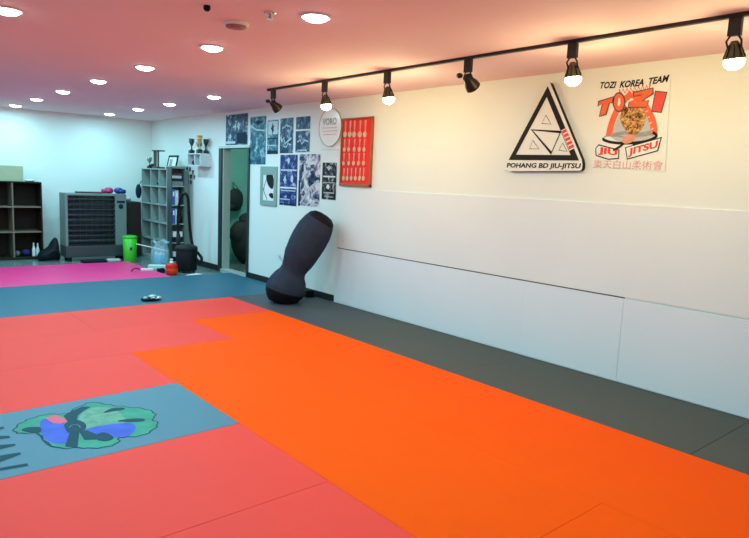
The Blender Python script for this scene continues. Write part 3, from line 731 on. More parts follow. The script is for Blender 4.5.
g.ball(wp + Vector((.075, -.02, .035)), .032, M['silver'], 14, 8, (1, .7, .7), lump=.15, seed=7)
g.tube(smooth([wp + Vector(p) for p in ((-.03, -.03, .04), (0.0, -.05, .045), (.04, -.045, .03), (.07, -.03, .04))], 4, closed=False), .008, M['silver'], 8)
fix(g.build('silver_fold', t, loc=wp))

# ------------------------------------------------------------------ back left: dark cubby cabinet
M['darkwood'] = mat('dark_brown_board', (0.022, 0.016, 0.011), 0.6, noise=0.25, nscale=6, spec=.15)
M['edgewood'] = mat('brown_board_edge', (0.19, 0.15, 0.11), 0.5)
def cubby(name, x0, x1, y0, y1, z0, z1, cols, rows_, tmat, emat_, label, th=0.022, backm=None):
    """open fronted cubby cabinet whose front faces -y"""
    t = thing(name, ((x0 + x1) / 2, y0, z0), label, 'shelf')
    c = MB()
    c.box((x0, y0, z0), (x0 + th, y1, z1), tmat); c.box((x1 - th, y0, z0), (x1, y1, z1), tmat)
    c.box((x0 + th, y0, z1 - th), (x1 - th, y1, z1), tmat); c.box((x0 + th, y0, z0), (x1 - th, y1, z0 + 0.05), tmat)
    c.box((x0 + th, y1 - 0.008, z0), (x1 - th, y1, z1), backm or tmat)
    c.build('carcass', t, loc=((x0 + x1) / 2, y0, z0), bevel=0.002)
    cw = (x1 - x0) / cols; rh = (z1 - z0 - 0.05) / rows_
    for i in range(1, cols):
        xx = x0 + cw * i
        MB().box((xx - th / 2, y0, z0 + .05), (xx + th / 2, y1 - .008, z1 - th), emat_).build('divider', t, loc=(xx, y0, z0))
    for j in range(1, rows_):
        zz = z0 + .05 + rh * j
        for i in range(cols):
            a = x0 + cw * i + th / 2; b_ = x0 + cw * (i + 1) - th / 2
            if i == 0: a = x0 + th
            if i == cols - 1: b_ = x1 - th
            MB().box((a, y0, zz - th / 2), (b_, y1 - .008, zz + th / 2), emat_).build('shelf_board', t, loc=(a, y0, zz))
    return t
cubby('cubby_cabinet', 1.40, 2.77, 12.22, 12.60, LOW, 1.31, 3, 3, M['darkwood'], M['edgewood'], 'low dark brown cubby cabinet of open compartments at the left')
# beige box on it
M['beige'] = mat('beige_carton', (0.40, 0.46, 0.28), 0.6, noise=0.08, nscale=5)
MB().box((1.75, 12.28, 1.31), (2.50, 12.58, 1.575), M['beige']).build('storage_box', loc=(2.1, 12.4, 1.31), bevel=.006, label='pale olive box on top of the dark cubby cabinet', cat='box')
g = MB(); g.ball((2.62, 12.4, 1.333), .06, M['white'], 16, 8, (1.4, 1, .4), lump=.1, seed=2)
fix(g.build('folded_cloth', loc=(2.62, 12.4, 1.31), label='small white folded cloth beside the box on the dark cabinet', cat='cloth'))
# white bottles in bottom compartment
M['bottle'] = mat('white_bottle', (0.8, 0.85, 0.82), 0.3)
bz = LOW + 0.05
for k, (xx, nm) in enumerate(((2.625, 'left'), (2.69, 'right'))):
    h_ = 0.24 - 0.01 * k
    t = thing('white_bottle', (xx, 12.27, bz), ('taller white bottle on the bottom shelf of the dark cabinet, away from its side wall', 'white bottle on the bottom shelf of the dark cabinet, nearest its side wall')[k], 'bottle', 'white bottles in the dark cabinet')
    fix(MB().lathe((xx, 12.27, bz), [(.026, 0), (.028, .01), (.028, h_ * .5), (.014, h_ * .75), (.011, h_ * .8)], M['bottle'], 16).build('bottle_body', t, loc=(xx, 12.27, bz)))
    fix(MB().lathe((xx, 12.27, bz + h_ * .8), [(.012, 0), (.012, .03), (.009, h_ * .2)], M['bottle'], 12).build('cap', t, loc=(xx, 12.27, bz + h_ * .8)))
M['bluecloth'] = mat('blue_cloth', (0.012, 0.018, 0.16), 0.8)
g = MB(); g.ball((2.52, 12.36, bz + .062), .09, M['bluecloth'], 18, 10, (.8, .9, .65), lump=.08, seed=12)
fix(g.build('blue_cloth', loc=(2.52, 12.36, bz), label='crumpled dark blue cloth on the bottom shelf of the dark cabinet', cat='cloth'))
M['olivecloth'] = mat('grey_olive_cloth', (0.16, 0.20, 0.18), 0.8)
g = MB(); g.ball((2.385, 12.36, bz + .05), .07, M['olivecloth'], 18, 10, (.62, .9, .68), lump=.08, seed=9)
fix(g.build('rag', loc=(2.40, 12.36, bz), label='small grey green rag on the bottom shelf beside the blue cloth', cat='cloth'))

# black duffel bag between cabinet and heater
g = MB()
t = thing('duffel_bag', (2.93, 12.1, LOW), 'slumped black bag between the dark cabinet and the heater', 'bag')
rs = []
for xx, hh, dd in ((2.66, .02, .03), (2.665, .10, .10), (2.70, .17, .15), (2.77, .20, .17), (2.83, .24, .18), (2.88, .33, .18), (2.92, .385, .16), (2.96, .36, .14), (2.985, .25, .10), (2.995, .10, .04)):
    rs.append([Vector((xx - .025 + .008 * math.sin(3 * a + 20 * xx), 12.0 + dd * math.cos(a), LOW + .003 + hh * (.5 + .5 * math.sin(a)) * (1 + .05 * math.sin(5 * a)))) for a in [2 * PI * k / 20 for k in range(20)]])
g.rings(rs, M['darkcloth'])
fix(g.build('bag_body', t, loc=(2.93, 12.1, LOW)))
g = MB(); g.tube(smooth([Vector(p) for p in ((2.74, 11.84, .02), (2.78, 11.80, .12), (2.88, 11.80, .16), (2.94, 11.84, .06))], 5, closed=False), .012, M['rubber'], 8); g.build('strap', t, loc=(2.93, 12.1, LOW))

# ------------------------------------------------------------------ heater
hx0, hx1, hy0, hy1, hz1 = 3.01, 4.05, 11.72, 12.08, 1.15
M['silverpaint'] = mat('grey_green_enamel', (0.19, 0.25, 0.24), 0.4, metal=0.1)
M['darkglass'] = mat('dark_reflective_panel', (0.010, 0.016, 0.022), 0.16, spec=0.7)
M['tubemetal'] = mat('dark_steel_tube', (0.010, 0.015, 0.022), 0.4, metal=0.2)
M['base'] = mat('dark_grey_enamel', (0.045, 0.055, 0.06), 0.4)
t = thing('tube_heater', ((hx0 + hx1) / 2, hy0, LOW), 'wide grey heater with dark ribbed front and control panel', 'heater')
hl = ((hx0 + hx1) / 2, hy0, LOW)
c = MB()
c.box((hx0, hy0 + 0.10, LOW + 0.27), (hx1, hy1, hz1), M['silverpaint'])
c.box((hx0, hy0, LOW + 0.27), (hx0 + 0.045, hy0 + 0.1, hz1), M['silverpaint'])
c.box((hx0 + .045, hy0, hz1 - 0.04), (hx1 - .2, hy0 + 0.1, hz1), M['silverpaint'])
c.build('casing', t, loc=hl, bevel=0.008)
MB().box((hx0 + .045, hy0 + 0.095, LOW + .28), (hx1 - .2, hy0 + 0.099, hz1 - .04), M['darkglass']).build('reflector', t, loc=hl)
for k in range(9):
    z = LOW + .345 + k * .092
    g = MB().tube([(hx0 + .045, hy0 + .055, z), (hx1 - .2, hy0 + .055, z)], .03 if k else .045, M['tubemetal'], 12); g.build('heating_tube', t, loc=(hx0, hy0, z))
g = MB()
for k in range(9): g.box((hx0 + .045 + k * .0985, hy0 + 0.004, LOW + .27), (hx0 + .0485 + k * .0985, hy0 + .0075, hz1 - .04), M['base'])
for k in range(15): g.box((hx0 + .045, hy0 + 0.0076, LOW + .30 + k * .056), (hx1 - .2, hy0 + .0105, LOW + .3025 + k * .056), M['base'])
g.build('guard_grille', t, loc=hl)
pn = MB().box((hx1 - .2, hy0 - .004, LOW + .27), (hx1, hy0 + .1, hz1), M['panel'] if 'panel' in M else M.setdefault('panel', mat('panel_grey', (0.16, 0.23, 0.215), 0.4))).build('control_panel', t, loc=hl, bevel=.006)
fix(MB().lathe((hx1 - .10, hy0 - .004, hz1 - .22), [(.042, 0), (.042, .006), (.028, .010), (.026, .03)], M['deep'], 20, axis=(0, -1, 0)).build('knob', pn, loc=(hx1 - .1, hy0, hz1 - .22)))
MB().box((hx1 - .17, hy0 - .008, hz1 - .16), (hx1 - .03, hy0 - .0035, hz1 - .12), M['deep']).build('display_window', pn, loc=(hx1 - .1, hy0, hz1 - .14))
bs = MB().box((hx0 - .005, hy0 - .02, LOW + .07), (hx1 + .005, hy1, LOW + .27), M['base']).build('base', t, loc=hl, bevel=.01)
for xx in (hx0 + .08, hx1 - .08):
    for yy in (hy0 + .06, hy1 - .06):
        fix(MB().lathe((xx, yy, LOW), [(.03, 0), (.03, .07)], M['black'], 12).build('foot', t, loc=(xx, yy, LOW)))
# on top of heater
M['maroon'] = mat('dark_maroon', (0.075, 0.022, 0.025), 0.6)
MB().box((3.22, 11.76, hz1), (3.66, 11.90, hz1 + .028), M['maroon']).build('wooden_bar', loc=(3.5, 11.8, hz1), bevel=.006, label='flat dark maroon bar lying on top of the heater', cat='bar')
M['fuchsia'] = mat('fuchsia_leather', (0.45, 0.02, 0.12), 0.5); M['blueleather'] = mat('blue_leather', (0.02, 0.03, 0.25), 0.5)
def glove(x, y, z, mt, label, sgn):
    t = thing('sparring_glove', (x, y, z), label, 'glove', 'sparring gloves on the heater')
    g = MB(); g.ball((x, y, z + .058), .082, mt, 18, 10, (1.0, .85, .72), lump=.03, seed=1); fix(g.build('fist', t, loc=(x, y, z)))
    g = MB(); g.ball((x + .03 * sgn, y - .06, z + .045), .03, mt, 12, 8, (1.4, .8, .8)); fix(g.build('thumb', t, loc=(x, y, z)))
    fix(MB().lathe((x + .05 * sgn, y, z + .042), [(.038, 0), (.04, .02), (.036, .07)], mt, 14, axis=(sgn, 0, 0)).build('cuff', t, loc=(x, y, z)))
glove(3.775, 11.83, hz1, M['fuchsia'], 'fuchsia sparring glove on top of the heater', -1)
glove(3.96, 11.86, hz1, M['blueleather'], 'dark blue sparring glove on top of the heater', 1)
# things in front of the heater
lf = LOW
MB().box((3.20, 11.40, lf), (3.60, 11.58, lf + .045), M['darkcloth'], rot=.05).build('black_case', loc=(3.4, 11.5, lf), bevel=.015, label='flat black case on the floor in front of the heater', cat='case')
MB().box((3.62, 11.42, lf), (3.84, 11.55, lf + .05), M['lightgreyink'], rot=-.05).build('grey_case', loc=(3.8, 11.5, lf), bevel=.015, label='flat pale grey case on the floor in front of the heater', cat='case')
# dark brown cabinet
M['mahog'] = mat('dark_red_brown_board', (0.022, 0.009, 0.009), 0.55, noise=.3, nscale=5)
t = thing('side_cabinet', (4.26, 12.1, LOW), 'narrow dark red brown cabinet between heater and grey cubbies', 'cabinet')
MB().box((4.10, 12.0, LOW), (4.42, 12.5, 1.0), M['mahog']).build('carcass', t, loc=(4.26, 12.1, LOW), bevel=.004)
dr = MB().box((4.115, 11.98, LOW + .05), (4.405, 11.998, .98), M['mahog']).build('cabinet_door', t, loc=(4.26, 11.99, LOW), bevel=.003)
MB().box((4.14, 11.965, .5), (4.152, 11.982, .62), M['black']).build('handle', dr, loc=(4.146, 11.98, .5))
# objects on the brown cabinet
g = MB(); g.ball((4.20, 12.15, 1.045), .07, M['lightgreyink'], 16, 9, (1.2, 1, .65), lump=.07, seed=21)
fix(g.build('folded_towel', loc=(4.2, 12.15, 1.0), label='pale grey folded towel on top of the narrow brown cabinet', cat='towel'))

# green bin
M['green_bin'] = mat('bright_green_plastic', (0.05, 0.50, 0.02), 0.38)
bc = Vector((3.98, 11.36, LOW))
t = thing('waste_bin', bc, 'bright green round waste bin beside the grey cubby shelves', 'bin')
fix(MB().lathe(bc, [(.100, 0), (.106, .01), (.122, .44), (.118, .44)], M['green_bin'], 32).build('bin_body', t, loc=bc))
ld_ = fix(MB().lathe(bc + Vector((0, 0, .44)), [(.126, -.01), (.128, .0), (.122, .022), (.085, .034), (.0845, .030), (.02, .036)], M['green_bin'], 32).build('bin_lid', t, loc=bc + Vector((0, 0, .44))))
MB().box((bc.x - .04, bc.y - .118, LOW + .22), (bc.x - .005, bc.y - .105, LOW + .27), M['deep']).build('sticker', t, loc=bc)
# white stick leaning from the bin
g = MB(); g.tube([(4.02, 11.15, .30), (4.44, 10.80, .20)], .009, M['white'], 8)
g.build('white_stick', loc=(4.2, 10.9, .27), label='thin white stick propped between the green bin and the cubby shelves', cat='stick')

# ------------------------------------------------------------------ grey cubby shelves along right wall (front faces -x)
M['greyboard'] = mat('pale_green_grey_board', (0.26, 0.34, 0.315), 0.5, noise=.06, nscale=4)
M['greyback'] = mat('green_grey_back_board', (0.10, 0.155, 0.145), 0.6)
def wallcubby(name, x0, x1, ya, yb, z0, z1, ys, rows_, label, tm, bm_, th=0.02):
    """ya far end, yb near end; ys interior divider positions"""
    loc = (x0, (ya + yb) / 2, z0)
    t = thing(name, loc, label, 'shelf')
    c = MB()
    c.box((x0, ya - th, z0), (x1, ya, z1), tm); c.box((x0, yb, z0), (x1, yb + th, z1), tm)
    c.box((x0, yb + th, z1 - th), (x1, ya - th, z1), tm); c.box((x0, yb + th, z0), (x1, ya - th, z0 + .06), tm)
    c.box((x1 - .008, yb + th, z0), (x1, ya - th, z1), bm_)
    c.build('carcass', t, loc=loc)
    for yy in ys: MB().box((x0, yy - th / 2, z0 + .06), (x1 - .008, yy + th / 2, z1 - th), tm).build('divider', t, loc=(x0, yy, z0))
    edges = [ya - th / 2] + list(ys) + [yb + th / 2]
    rh = (z1 - z0 - .06) / rows_
    for j in range(1, rows_):
        zz = z0 + .06 + rh * j
        for a, b_ in zip(edges, edges[1:]):
            MB().box((x0, b_ + th / 2, zz - th / 2), (x1 - .008, a - th / 2, zz + th / 2), tm).build('shelf_board', t, loc=(x0, b_, zz))
    return [z0 + .06 + rh * j + (th / 2 if j else 0) for j in range(rows_)], rh
cx0, cx1 = 4.46, 4.86
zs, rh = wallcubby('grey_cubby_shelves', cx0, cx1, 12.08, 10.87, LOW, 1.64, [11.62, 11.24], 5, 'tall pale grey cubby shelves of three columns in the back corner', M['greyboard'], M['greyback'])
bx0, bx1, by0, by1, bz1 = 4.46, 4.71, 10.68, 10.855, 1.67
t = thing('bookshelf', ((bx0 + bx1) / 2, by0, LOW), 'narrow dark bookshelf crammed with boxes and binders beside the grey cubby shelves', 'shelf')
c = MB()
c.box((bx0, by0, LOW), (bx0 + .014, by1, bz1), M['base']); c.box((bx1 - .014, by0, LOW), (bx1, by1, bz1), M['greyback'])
c.box((bx0 + .014, by1 - .006, LOW), (bx1 - .014, by1, bz1), M['base']); c.box((bx0 + .014, by0, bz1 - .02), (bx1 - .014, by1, bz1), M['greyboard']); c.box((bx0 + .014, by0, LOW), (bx1 - .014, by1, LOW + .06), M['greyboard'])
c.build('carcass', t, loc=((bx0 + bx1) / 2, by0, LOW))
zs2 = [LOW + .06]
for j in range(1, 5):
    z = LOW + .06 + j * .33; zs2.append(z + .009)
    MB().box((bx0 + .014, by0, z - .009), (bx1 - .014, by1 - .006, z + .009), M['greyboard']).build('shelf_board', t, loc=(bx0, by0, z))
# small contents of cubbies
def blob(name, c, r_, sc, mt, label, cat, seed=0, group=None):
    g = MB(); g.ball((c[0], c[1], c[2] + r_ * sc[2] * .93), r_, mt, 14, 8, sc, lump=.06, seed=seed)
    return fix(g.build(name, loc=c, label=label, cat=cat, group=group))
blob('folded_garment', (4.58, 11.40, zs[4]), .09, (1, 1.1, .55), M['deep'], 'dark folded garment in the top middle compartment of the grey cubbies', 'garment', 1)
blob('folded_garment', (4.58, 11.40, zs[3]), .07, (1, 1.1, .4), M['maroon'], 'small reddish garment in the second row middle compartment of the grey cubbies', 'garment', 2)
blob('folded_garment', (4.58, 11.85, zs[3]), .06, (1, 1.2, .4), M['deep'], 'small dark garment in the second row far compartment of the grey cubbies', 'garment', 3)
blob('folded_garment', (4.58, 11.02, zs[3]), .07, (1, 1.2, .4), M['white'], 'small white garment in the second row near compartment of the grey cubbies', 'garment', 4)
# bookshelf contents
M['binderblue'] = mat('blue_binder', (0.03, 0.10, 0.38), 0.4); M['binderwhite'] = mat('pale_binder', (0.5, 0.55, 0.6), 0.4)
z = zs2[4]
for mt, h_, w_, lab in (('olivecloth', .08, .20, 'olive flat box at the bottom of the stack on the top shelf of the bookshelf'), ('rubber', .05, .19, 'black flat box second in the stack on the top shelf of the bookshelf'),
                        ('lightgreyink', .045, .17, 'pale grey flat box third in the stack on the top shelf of the bookshelf'), ('maroon', .04, .18, 'maroon flat box topmost of the stack on the top shelf of the bookshelf')):
    MB().box((bx0 + .022, by0 + .012, z + .0005), (bx0 + .022 + w_, by1 - .02, z + h_), M[mt]).build('flat_box', loc=(bx0 + .03, by0, z), bevel=.003, label=lab, cat='box'); z += h_
for mt, xx, w_, h_, zi, lab in (('binderblue', bx0 + .02, .05, .27, 3, 'blue binder standing on the second highest shelf of the bookshelf'), ('binderwhite', bx0 + .074, .06, .25, 3, 'pale binder beside the blue one on the second highest shelf of the bookshelf'),
                            ('binderblue', bx0 + .02, .055, .27, 2, 'blue binder standing on the middle shelf of the bookshelf'), ('binderwhite', bx0 + .078, .03, .26, 2, 'pale thin binder on the middle shelf of the bookshelf')):
    z = zs2[zi]; t = thing('binder', (xx, by0, z), lab, 'binder', 'binders on the bookshelf')
    MB().box((xx, by0 + .01, z), (xx + w_, by1 - .02, z + h_), M[mt]).build('cover', t, loc=(xx, by0, z), bevel=.003)
    MB().box((xx + w_ * .25, by0 + .008, z + h_ * .55), (xx + w_ * .75, by0 + .0105, z + h_ * .85), M['paper']).build('spine_label', t, loc=(xx, by0, z))
blob('dark_garment', (bx0 + .17, by0 + .10, zs2[2]), .075, (.75, 1.1, 1.3), M['darkcloth'], 'black garment bundle on the middle shelf of the bookshelf', 'garment', 8)
blob('dark_garment', (bx0 + .19, by0 + .10, zs2[3]), .055, (.8, 1.4, 1.2), M['darkcloth'], 'black garment bundle on the second highest shelf of the bookshelf', 'garment', 10)
k = 0
for zi, hs in ((1, .19), (0, .17)):
    z = zs2[zi]
    for side, xx in (('far', bx0 + .03), ('near', bx0 + .135)):
        nm = ('second lowest' if zi else 'lowest')
        MB().box((xx, by0 + .015, z), (xx + .08, by1 - .03, z + hs * .5), M['darkcloth']).build('small_carton', loc=(xx, by0, z), bevel=.003, label='black carton under a white one, %s bookshelf shelf, %s side' % (nm, side), cat='carton')
        MB().box((xx + .005, by0 + .010, z + hs * .5), (xx + .075, by1 - .04, z + hs), M['white']).build('small_carton', loc=(xx, by0, z + hs * .5), bevel=.003, label='white carton on a black one, %s bookshelf shelf, %s side' % (nm, side), cat='carton')
# blue bag hung on the far side of cubbies
g = MB(); g.ball((4.43, 12.15, 1.20), .11, M['deep'], 18, 12, (.5, .5, 1.25), lump=.03, seed=30)
g.tube([(4.44, 12.14, 1.32), (4.475, 12.085, 1.42), (4.48, 12.078, 1.40)], .008, M['bluecloth'], 6)
fix(g.build('drawstring_bag', loc=(4.4, 12.18, 1.3), label='dark blue drawstring bag hanging at the far side of the grey cubbies', cat='bag'))

# on top of the cubbies: trophies, photo frame
M['trophy'] = mat('dull_gold', (0.30, 0.28, 0.20), 0.35, metal=.6); M['trophybase'] = mat('dark_base', (0.02, 0.03, 0.03), 0.4)
def trophy(x, y, z, h_, label, group, m1=None, wide=1.0):
    m1 = m1 or M['trophy']
    t = thing('trophy', (x, y, z), label, 'trophy', group)
    MB().box((x - .04 * wide, y - .04 * wide, z), (x + .04 * wide, y + .04 * wide, z + h_ * .2), M['trophybase']).build('plinth', t, loc=(x, y, z), bevel=.004)
    fix(MB().lathe((x, y, z + h_ * .2), [(.03 * wide, 0), (.012, h_ * .08), (.010, h_ * .25), (.02, h_ * .32), (.045 * wide, h_ * .5), (.05 * wide, h_ * .72), (.045 * wide, h_ * .72), (.02, h_ * .5)], m1, 16).build('cup', t, loc=(x, y, z + h_ * .2)))
    g = MB()
    for s_ in (-1, 1):
        g.tube(smooth([Vector((x, y + s_ * .045 * wide, z + h_ * .86)), Vector((x, y + s_ * .08 * wide, z + h_ * .82)), Vector((x, y + s_ * .07 * wide, z + h_ * .65)), Vector((x, y + s_ * .03 * wide, z + h_ * .6))], 3, closed=False), .005, m1, 6)
    g.build('handles', t, loc=(x, y, z + h_ * .7))
ct = 1.64
trophy(4.56, 11.93, ct, .22, 'short trophy at the far end of the grey cubby top', 'trophies on the cubby shelves')
t = thing('column_trophy', (4.56, 11.50, ct), 'tall square column trophy with dark posts on the grey cubby top', 'trophy', 'trophies on the cubby shelves')
c = MB(); c.box((4.48, 11.38, ct), (4.64, 11.62, ct + .03), M['trophybase']); c.box((4.48, 11.38, ct + .31), (4.64, 11.62, ct + .33), M['trophybase'])
c.build('plates', t, loc=(4.56, 11.5, ct), bevel=.004)
for yy in (11.40, 11.47, 11.53, 11.60):
    MB().lathe((4.52, yy, ct + .03), [(.016, 0), (.012, .02), (.012, .26), (.016, .28)], M['trophybase'] if yy != 11.47 else M['trophy'], 12).build('post', t, loc=(4.52, yy, ct + .03))
blob('cap', (4.56, 11.74, ct), .09, (1, 1, .5), M['darkcloth'], 'dark cap between the trophies on the grey cubby top', 'cap', 33)
t = thing('standing_photo', (4.60, 11.0, ct), 'black framed photo standing on top of the grey cubbies', 'photo frame')
f = MB(); fy0, fy1, fz = 10.80, 11.20, ct
lean = .06
def slab(y0, y1, z0, z1, th, mt, mb, dx=0):
    xa = lambda z: 4.58 + (z - ct) * .22 + dx
    mb.add([(xa(z0), y0, z0), (xa(z0), y1, z0), (xa(z1), y1, z1), (xa(z1), y0, z1), (xa(z0) + th, y0, z0), (xa(z0) + th, y1, z0), (xa(z1) + th, y1, z1), (xa(z1) + th, y0, z1)],
           [(0, 1, 2, 3), (7, 6, 5, 4), (0, 4, 5, 1), (1, 5, 6, 2), (2, 6, 7, 3), (3, 7, 4, 0)], mt)
slab(fy0, fy0 + .03, fz, fz + .24, .02, M['black'], f); slab(fy1 - .03, fy1, fz, fz + .24, .02, M['black'], f)
slab(fy0, fy1, fz, fz + .03, .02, M['black'], f); slab(fy0, fy1, fz + .21, fz + .24, .02, M['black'], f); f.build('frame', t, loc=(4.6, 11.0, ct))
f = MB(); slab(fy0 + .02, fy1 - .02, fz + .02, fz + .22, .008, M['paper'], f, .008)
slab(fy0 + .20, fy1 - .08, fz + .05, fz + .17, .002, M['greyink'], f, .0055); f.build('photo', t, loc=(4.6, 11.0, ct))
t2 = MB().box((4.45, 10.67, 1.67), (4.74, 10.84, 1.69), M['greyboard']).build('flat_board', loc=(4.6, 10.7, 1.67), bevel=.002, label='pale board laid on top of the bookshelf', cat='board')

# ------------------------------------------------------------------ wall shelf with trophies
wx0, wy0, wy1, wz0, wz1 = 4.68, 10.02, 10.52, 1.70, 1.915
M['shelfwhite'] = mat('pale_lilac_shelf', (0.62, 0.64, 0.66), 0.5)
t = thing('wall_shelf', (4.79, 10.1, wz0), 'white box shelf on the wall left of the doorway', 'shelf')
c = MB(); q = .016
c.box((wx0, wy0, wz1 - q), (WALL - .001, wy1, wz1), M['shelfwhite']); c.box((wx0, wy0, wz0), (WALL - .001, wy1, wz0 + q), M['shelfwhite'])
c.box((wx0, wy0, wz0 + q), (WALL - .001, wy0 + q, wz1 - q), M['shelfwhite']); c.box((wx0, wy1 - q, wz0 + q), (WALL - .001, wy1, wz1 - q), M['shelfwhite'])
c.box((WALL - .008, wy0 + q, wz0 + q), (WALL - .001, wy1 - q, wz1 - q), M['shelfwhite'])
c.build('carcass', t, loc=(4.79, 10.1, wz0))
MB().box((wx0 + .01, 10.26, wz0 + q), (WALL - .009, 10.26 + .012, wz1 - q), M['shelfwhite']).build('divider', t, loc=(wx0, 10.26, wz0))
blob('dark_ornament', (4.76, 10.39, wz0 + q), .06, (.8, 1.2, .8), M['darkcloth'], 'dark ornament inside the open bay of the wall shelf, far side', 'ornament', 40, 'ornaments in the wall shelf')
blob('dark_ornament', (4.76, 10.14, wz0 + q), .06, (.8, 1.1, 1.2), M['greyink'], 'grey ornament inside the open bay of the wall shelf, near side', 'ornament', 41, 'ornaments in the wall shelf')
trophy(4.72, 10.44, wz1, .27, 'slim trophy at the far end of the wall shelf', 'trophies on the wall shelf', M['base'])
trophy(4.77, 10.25, wz1, .20, 'gold trophy in the middle of the group on the wall shelf', 'trophies on the wall shelf')
trophy(4.72, 10.13, wz1, .32, 'tallest trophy on the wall shelf, with gold cup', 'trophies on the wall shelf', M['gold'])
trophy(4.82, 10.10, wz1, .26, 'dark wide trophy at the near end of the wall shelf', 'trophies on the wall shelf', M['trophybase'], .9)
# photo cards pinned under it
cards = [(11.0, 1.64), (10.86, 1.63), (10.74, 1.58), (10.95, 1.52), (10.82, 1.50), (10.68, 1.49), (10.95, 1.41), (10.82, 1.40)]
cards = [(y - .02, z + .02) for y, z in cards]
for k, (yy, zz) in enumerate(cards):
    g = MB().box((WALL - .003, yy - .058, zz - .05), (WALL - .0005, yy + .058, zz + .05), M['paper'])
    g.poly([(WALL - .0036, yy + .042, zz - .035), (WALL - .0036, yy - .042 + .02 * (k % 3), zz - .035), (WALL - .0036, yy - .042 + .015 * (k % 2), zz + .03), (WALL - .0036, yy + .04, zz + .036)], M['deep'] if k % 3 else M['ink'])
    g.build('photo_card', loc=(WALL, yy, zz), label='small dark photo card pinned on the wall under the white box shelf', cat='photo card', group='photo cards under the wall shelf')

# ------------------------------------------------------------------ vacuum drum with hose
vc = Vector((4.36, 9.82, LOW))
t = thing('vacuum_cleaner', vc, 'black drum vacuum cleaner with tall looping hose', 'vacuum cleaner')
fix(MB().lathe(vc, [(.155, 0.03), (.165, .04), (.172, .36), (.166, .37)], M['black'], 32).build('drum', t, loc=vc))
fix(MB().lathe(vc, [(.176, .365), (.178, .40), (.165, .43), (.10, .455), (.03, .46)], M['rubber'], 32).build('lid', t, loc=vc))
for k in range(4):
    a = PI / 4 + k * PI / 2
    fix(MB().lathe(vc + Vector((.12 * math.cos(a), .12 * math.sin(a), 0)), [(.018, 0), (.02, .015), (.018, .034)], M['rubber'], 10).build('caster', t, loc=vc))
def Wp(px, py, x): return on_wall(px, py, x)
hose = [Wp(178.5, 246, 4.36), Wp(178, 228, 4.36), Wp(178.5, 210, 4.36), Wp(181, 198, 4.36), Wp(184.5, 193.5, 4.36), Wp(187.8, 198, 4.40), Wp(189, 215, 4.44), Wp(190.3, 232, 4.48), Wp(193, 247, 4.50), Wp(198, 253, 4.52), Wp(201.5, 258, 4.52), Wp(200.5, 262, 4.50), Wp(196.5, 259, 4.48), Wp(193, 251, 4.44)]
g = MB().tube(smooth(hose, 8, closed=False), .024, M['black'], 12); g.build('hose', t, loc=vc)
fix(MB().tube([Wp(178.5, 249, 4.36), Wp(178.3, 234, 4.36)], .033, M['rubber'], 12).build('hose_cuff', t, loc=vc))

# bag of water bottles
M['clearblue'] = mat('clear_blue_film', (0.55, 0.80, 0.88), 0.12, alpha=0.30, spec=.8)
M['waterblue'] = mat('pale_blue_bottle', (0.10, 0.42, 0.70), 0.2, noise=.5, nscale=25)
M['capwhite'] = mat('cap_white', (.8, .85, .85), .4)
bp = Vector((4.24, 10.62, LOW))
t = thing('plastic_bag', bp, 'clear knotted plastic bag of water bottles in front of the cubbies', 'plastic bag')
g = MB()
rs = []
for h_, rr, cr_ in ((0.0, .15, 0), (.03, .185, .03), (.12, .20, .05), (.22, .195, .08), (.29, .18, .12), (.34, .14, .2), (.37, .10, .25), (.40, .12, .35), (.44, .16, .45)):
    rs.append([bp + Vector((rr * .72 * math.cos(a) * (1 + cr_ * math.sin(7 * a + 9 * h_)), rr * math.sin(a) * (1 + cr_ * math.sin(5 * a + 12 * h_)), h_ + .002 + .05 * cr_ * math.sin(3 * a))) for a in [2 * PI * k / 42 for k in range(42)]])
g.rings(rs, M['clearblue'], True, False); g.build('bag_film', t, loc=bp)
for k, (dx, dy) in enumerate(((-.045, -.10), (.035, -.05), (-.045, 0.0), (.035, .05), (-.045, .10))):
    c = bp + Vector((dx, dy, .006))
    b_ = thing('water_bottle', c, 'small clear blue water bottle inside the knotted plastic bag', 'bottle', 'water bottles in the plastic bag')
    fix(MB().lathe(c, [(.028, 0), (.031, .008), (.031, .08), (.028, .09), (.031, .10), (.031, .16), (.014, .20), (.012, .205)], M['waterblue'], 14).build('bottle_body', b_, loc=c))
    fix(MB().lathe(c + Vector((0, 0, .205)), [(.014, 0), (.014, .02)], M['capwhite'], 12).build('cap', b_, loc=c))

# packs on the floor in front
M['palegreen'] = mat('pale_green_pack', (.50, .66, .58), .5)
MB().box((3.93, 10.26, LOW), (4.30, 10.40, LOW + .065), M['palegreen'], rot=-.55).build('flat_pack', loc=(4.1, 10.3, LOW), bevel=.01, label='pale green flat pack on the floor in front of the plastic bag', cat='pack')
MB().box((3.99, 10.02, LOW), (4.26, 10.13, LOW + .04), M['white'], rot=-.6).build('flat_pack', loc=(4.1, 10.1, LOW), bevel=.008, label='small white flat pack between the pale green pack and the red jar', cat='pack')
t = thing('power_strip', (3.78, 9.98, 0), 'white power strip with a short black cord on the pink mat edge', 'power strip')
MB().box((3.66, 9.93, 0), (3.855, 9.99, .035), M['white'], rot=-.3).build('strip_body', t, loc=(3.76, 9.96, 0), bevel=.006)
g = MB().tube(smooth([Vector(p) for p in ((3.68, 10.0, .012), (3.60, 10.06, .03), (3.54, 10.02, .008), (3.50, 9.92, .008))], 5, closed=False), .008, M['black'], 8); g.build('cord', t, loc=(3.76, 9.96, 0))
MB().box((3.90, 9.86, LOW), (4.02, 9.93, LOW + .075), M['deep'], rot=.2).build('dark_pouch', loc=(3.96, 9.9, LOW), bevel=.012, label='small dark pouch between the power strip and the red jar', cat='pouch')
jc = Vector((4.02, 9.62, LOW))
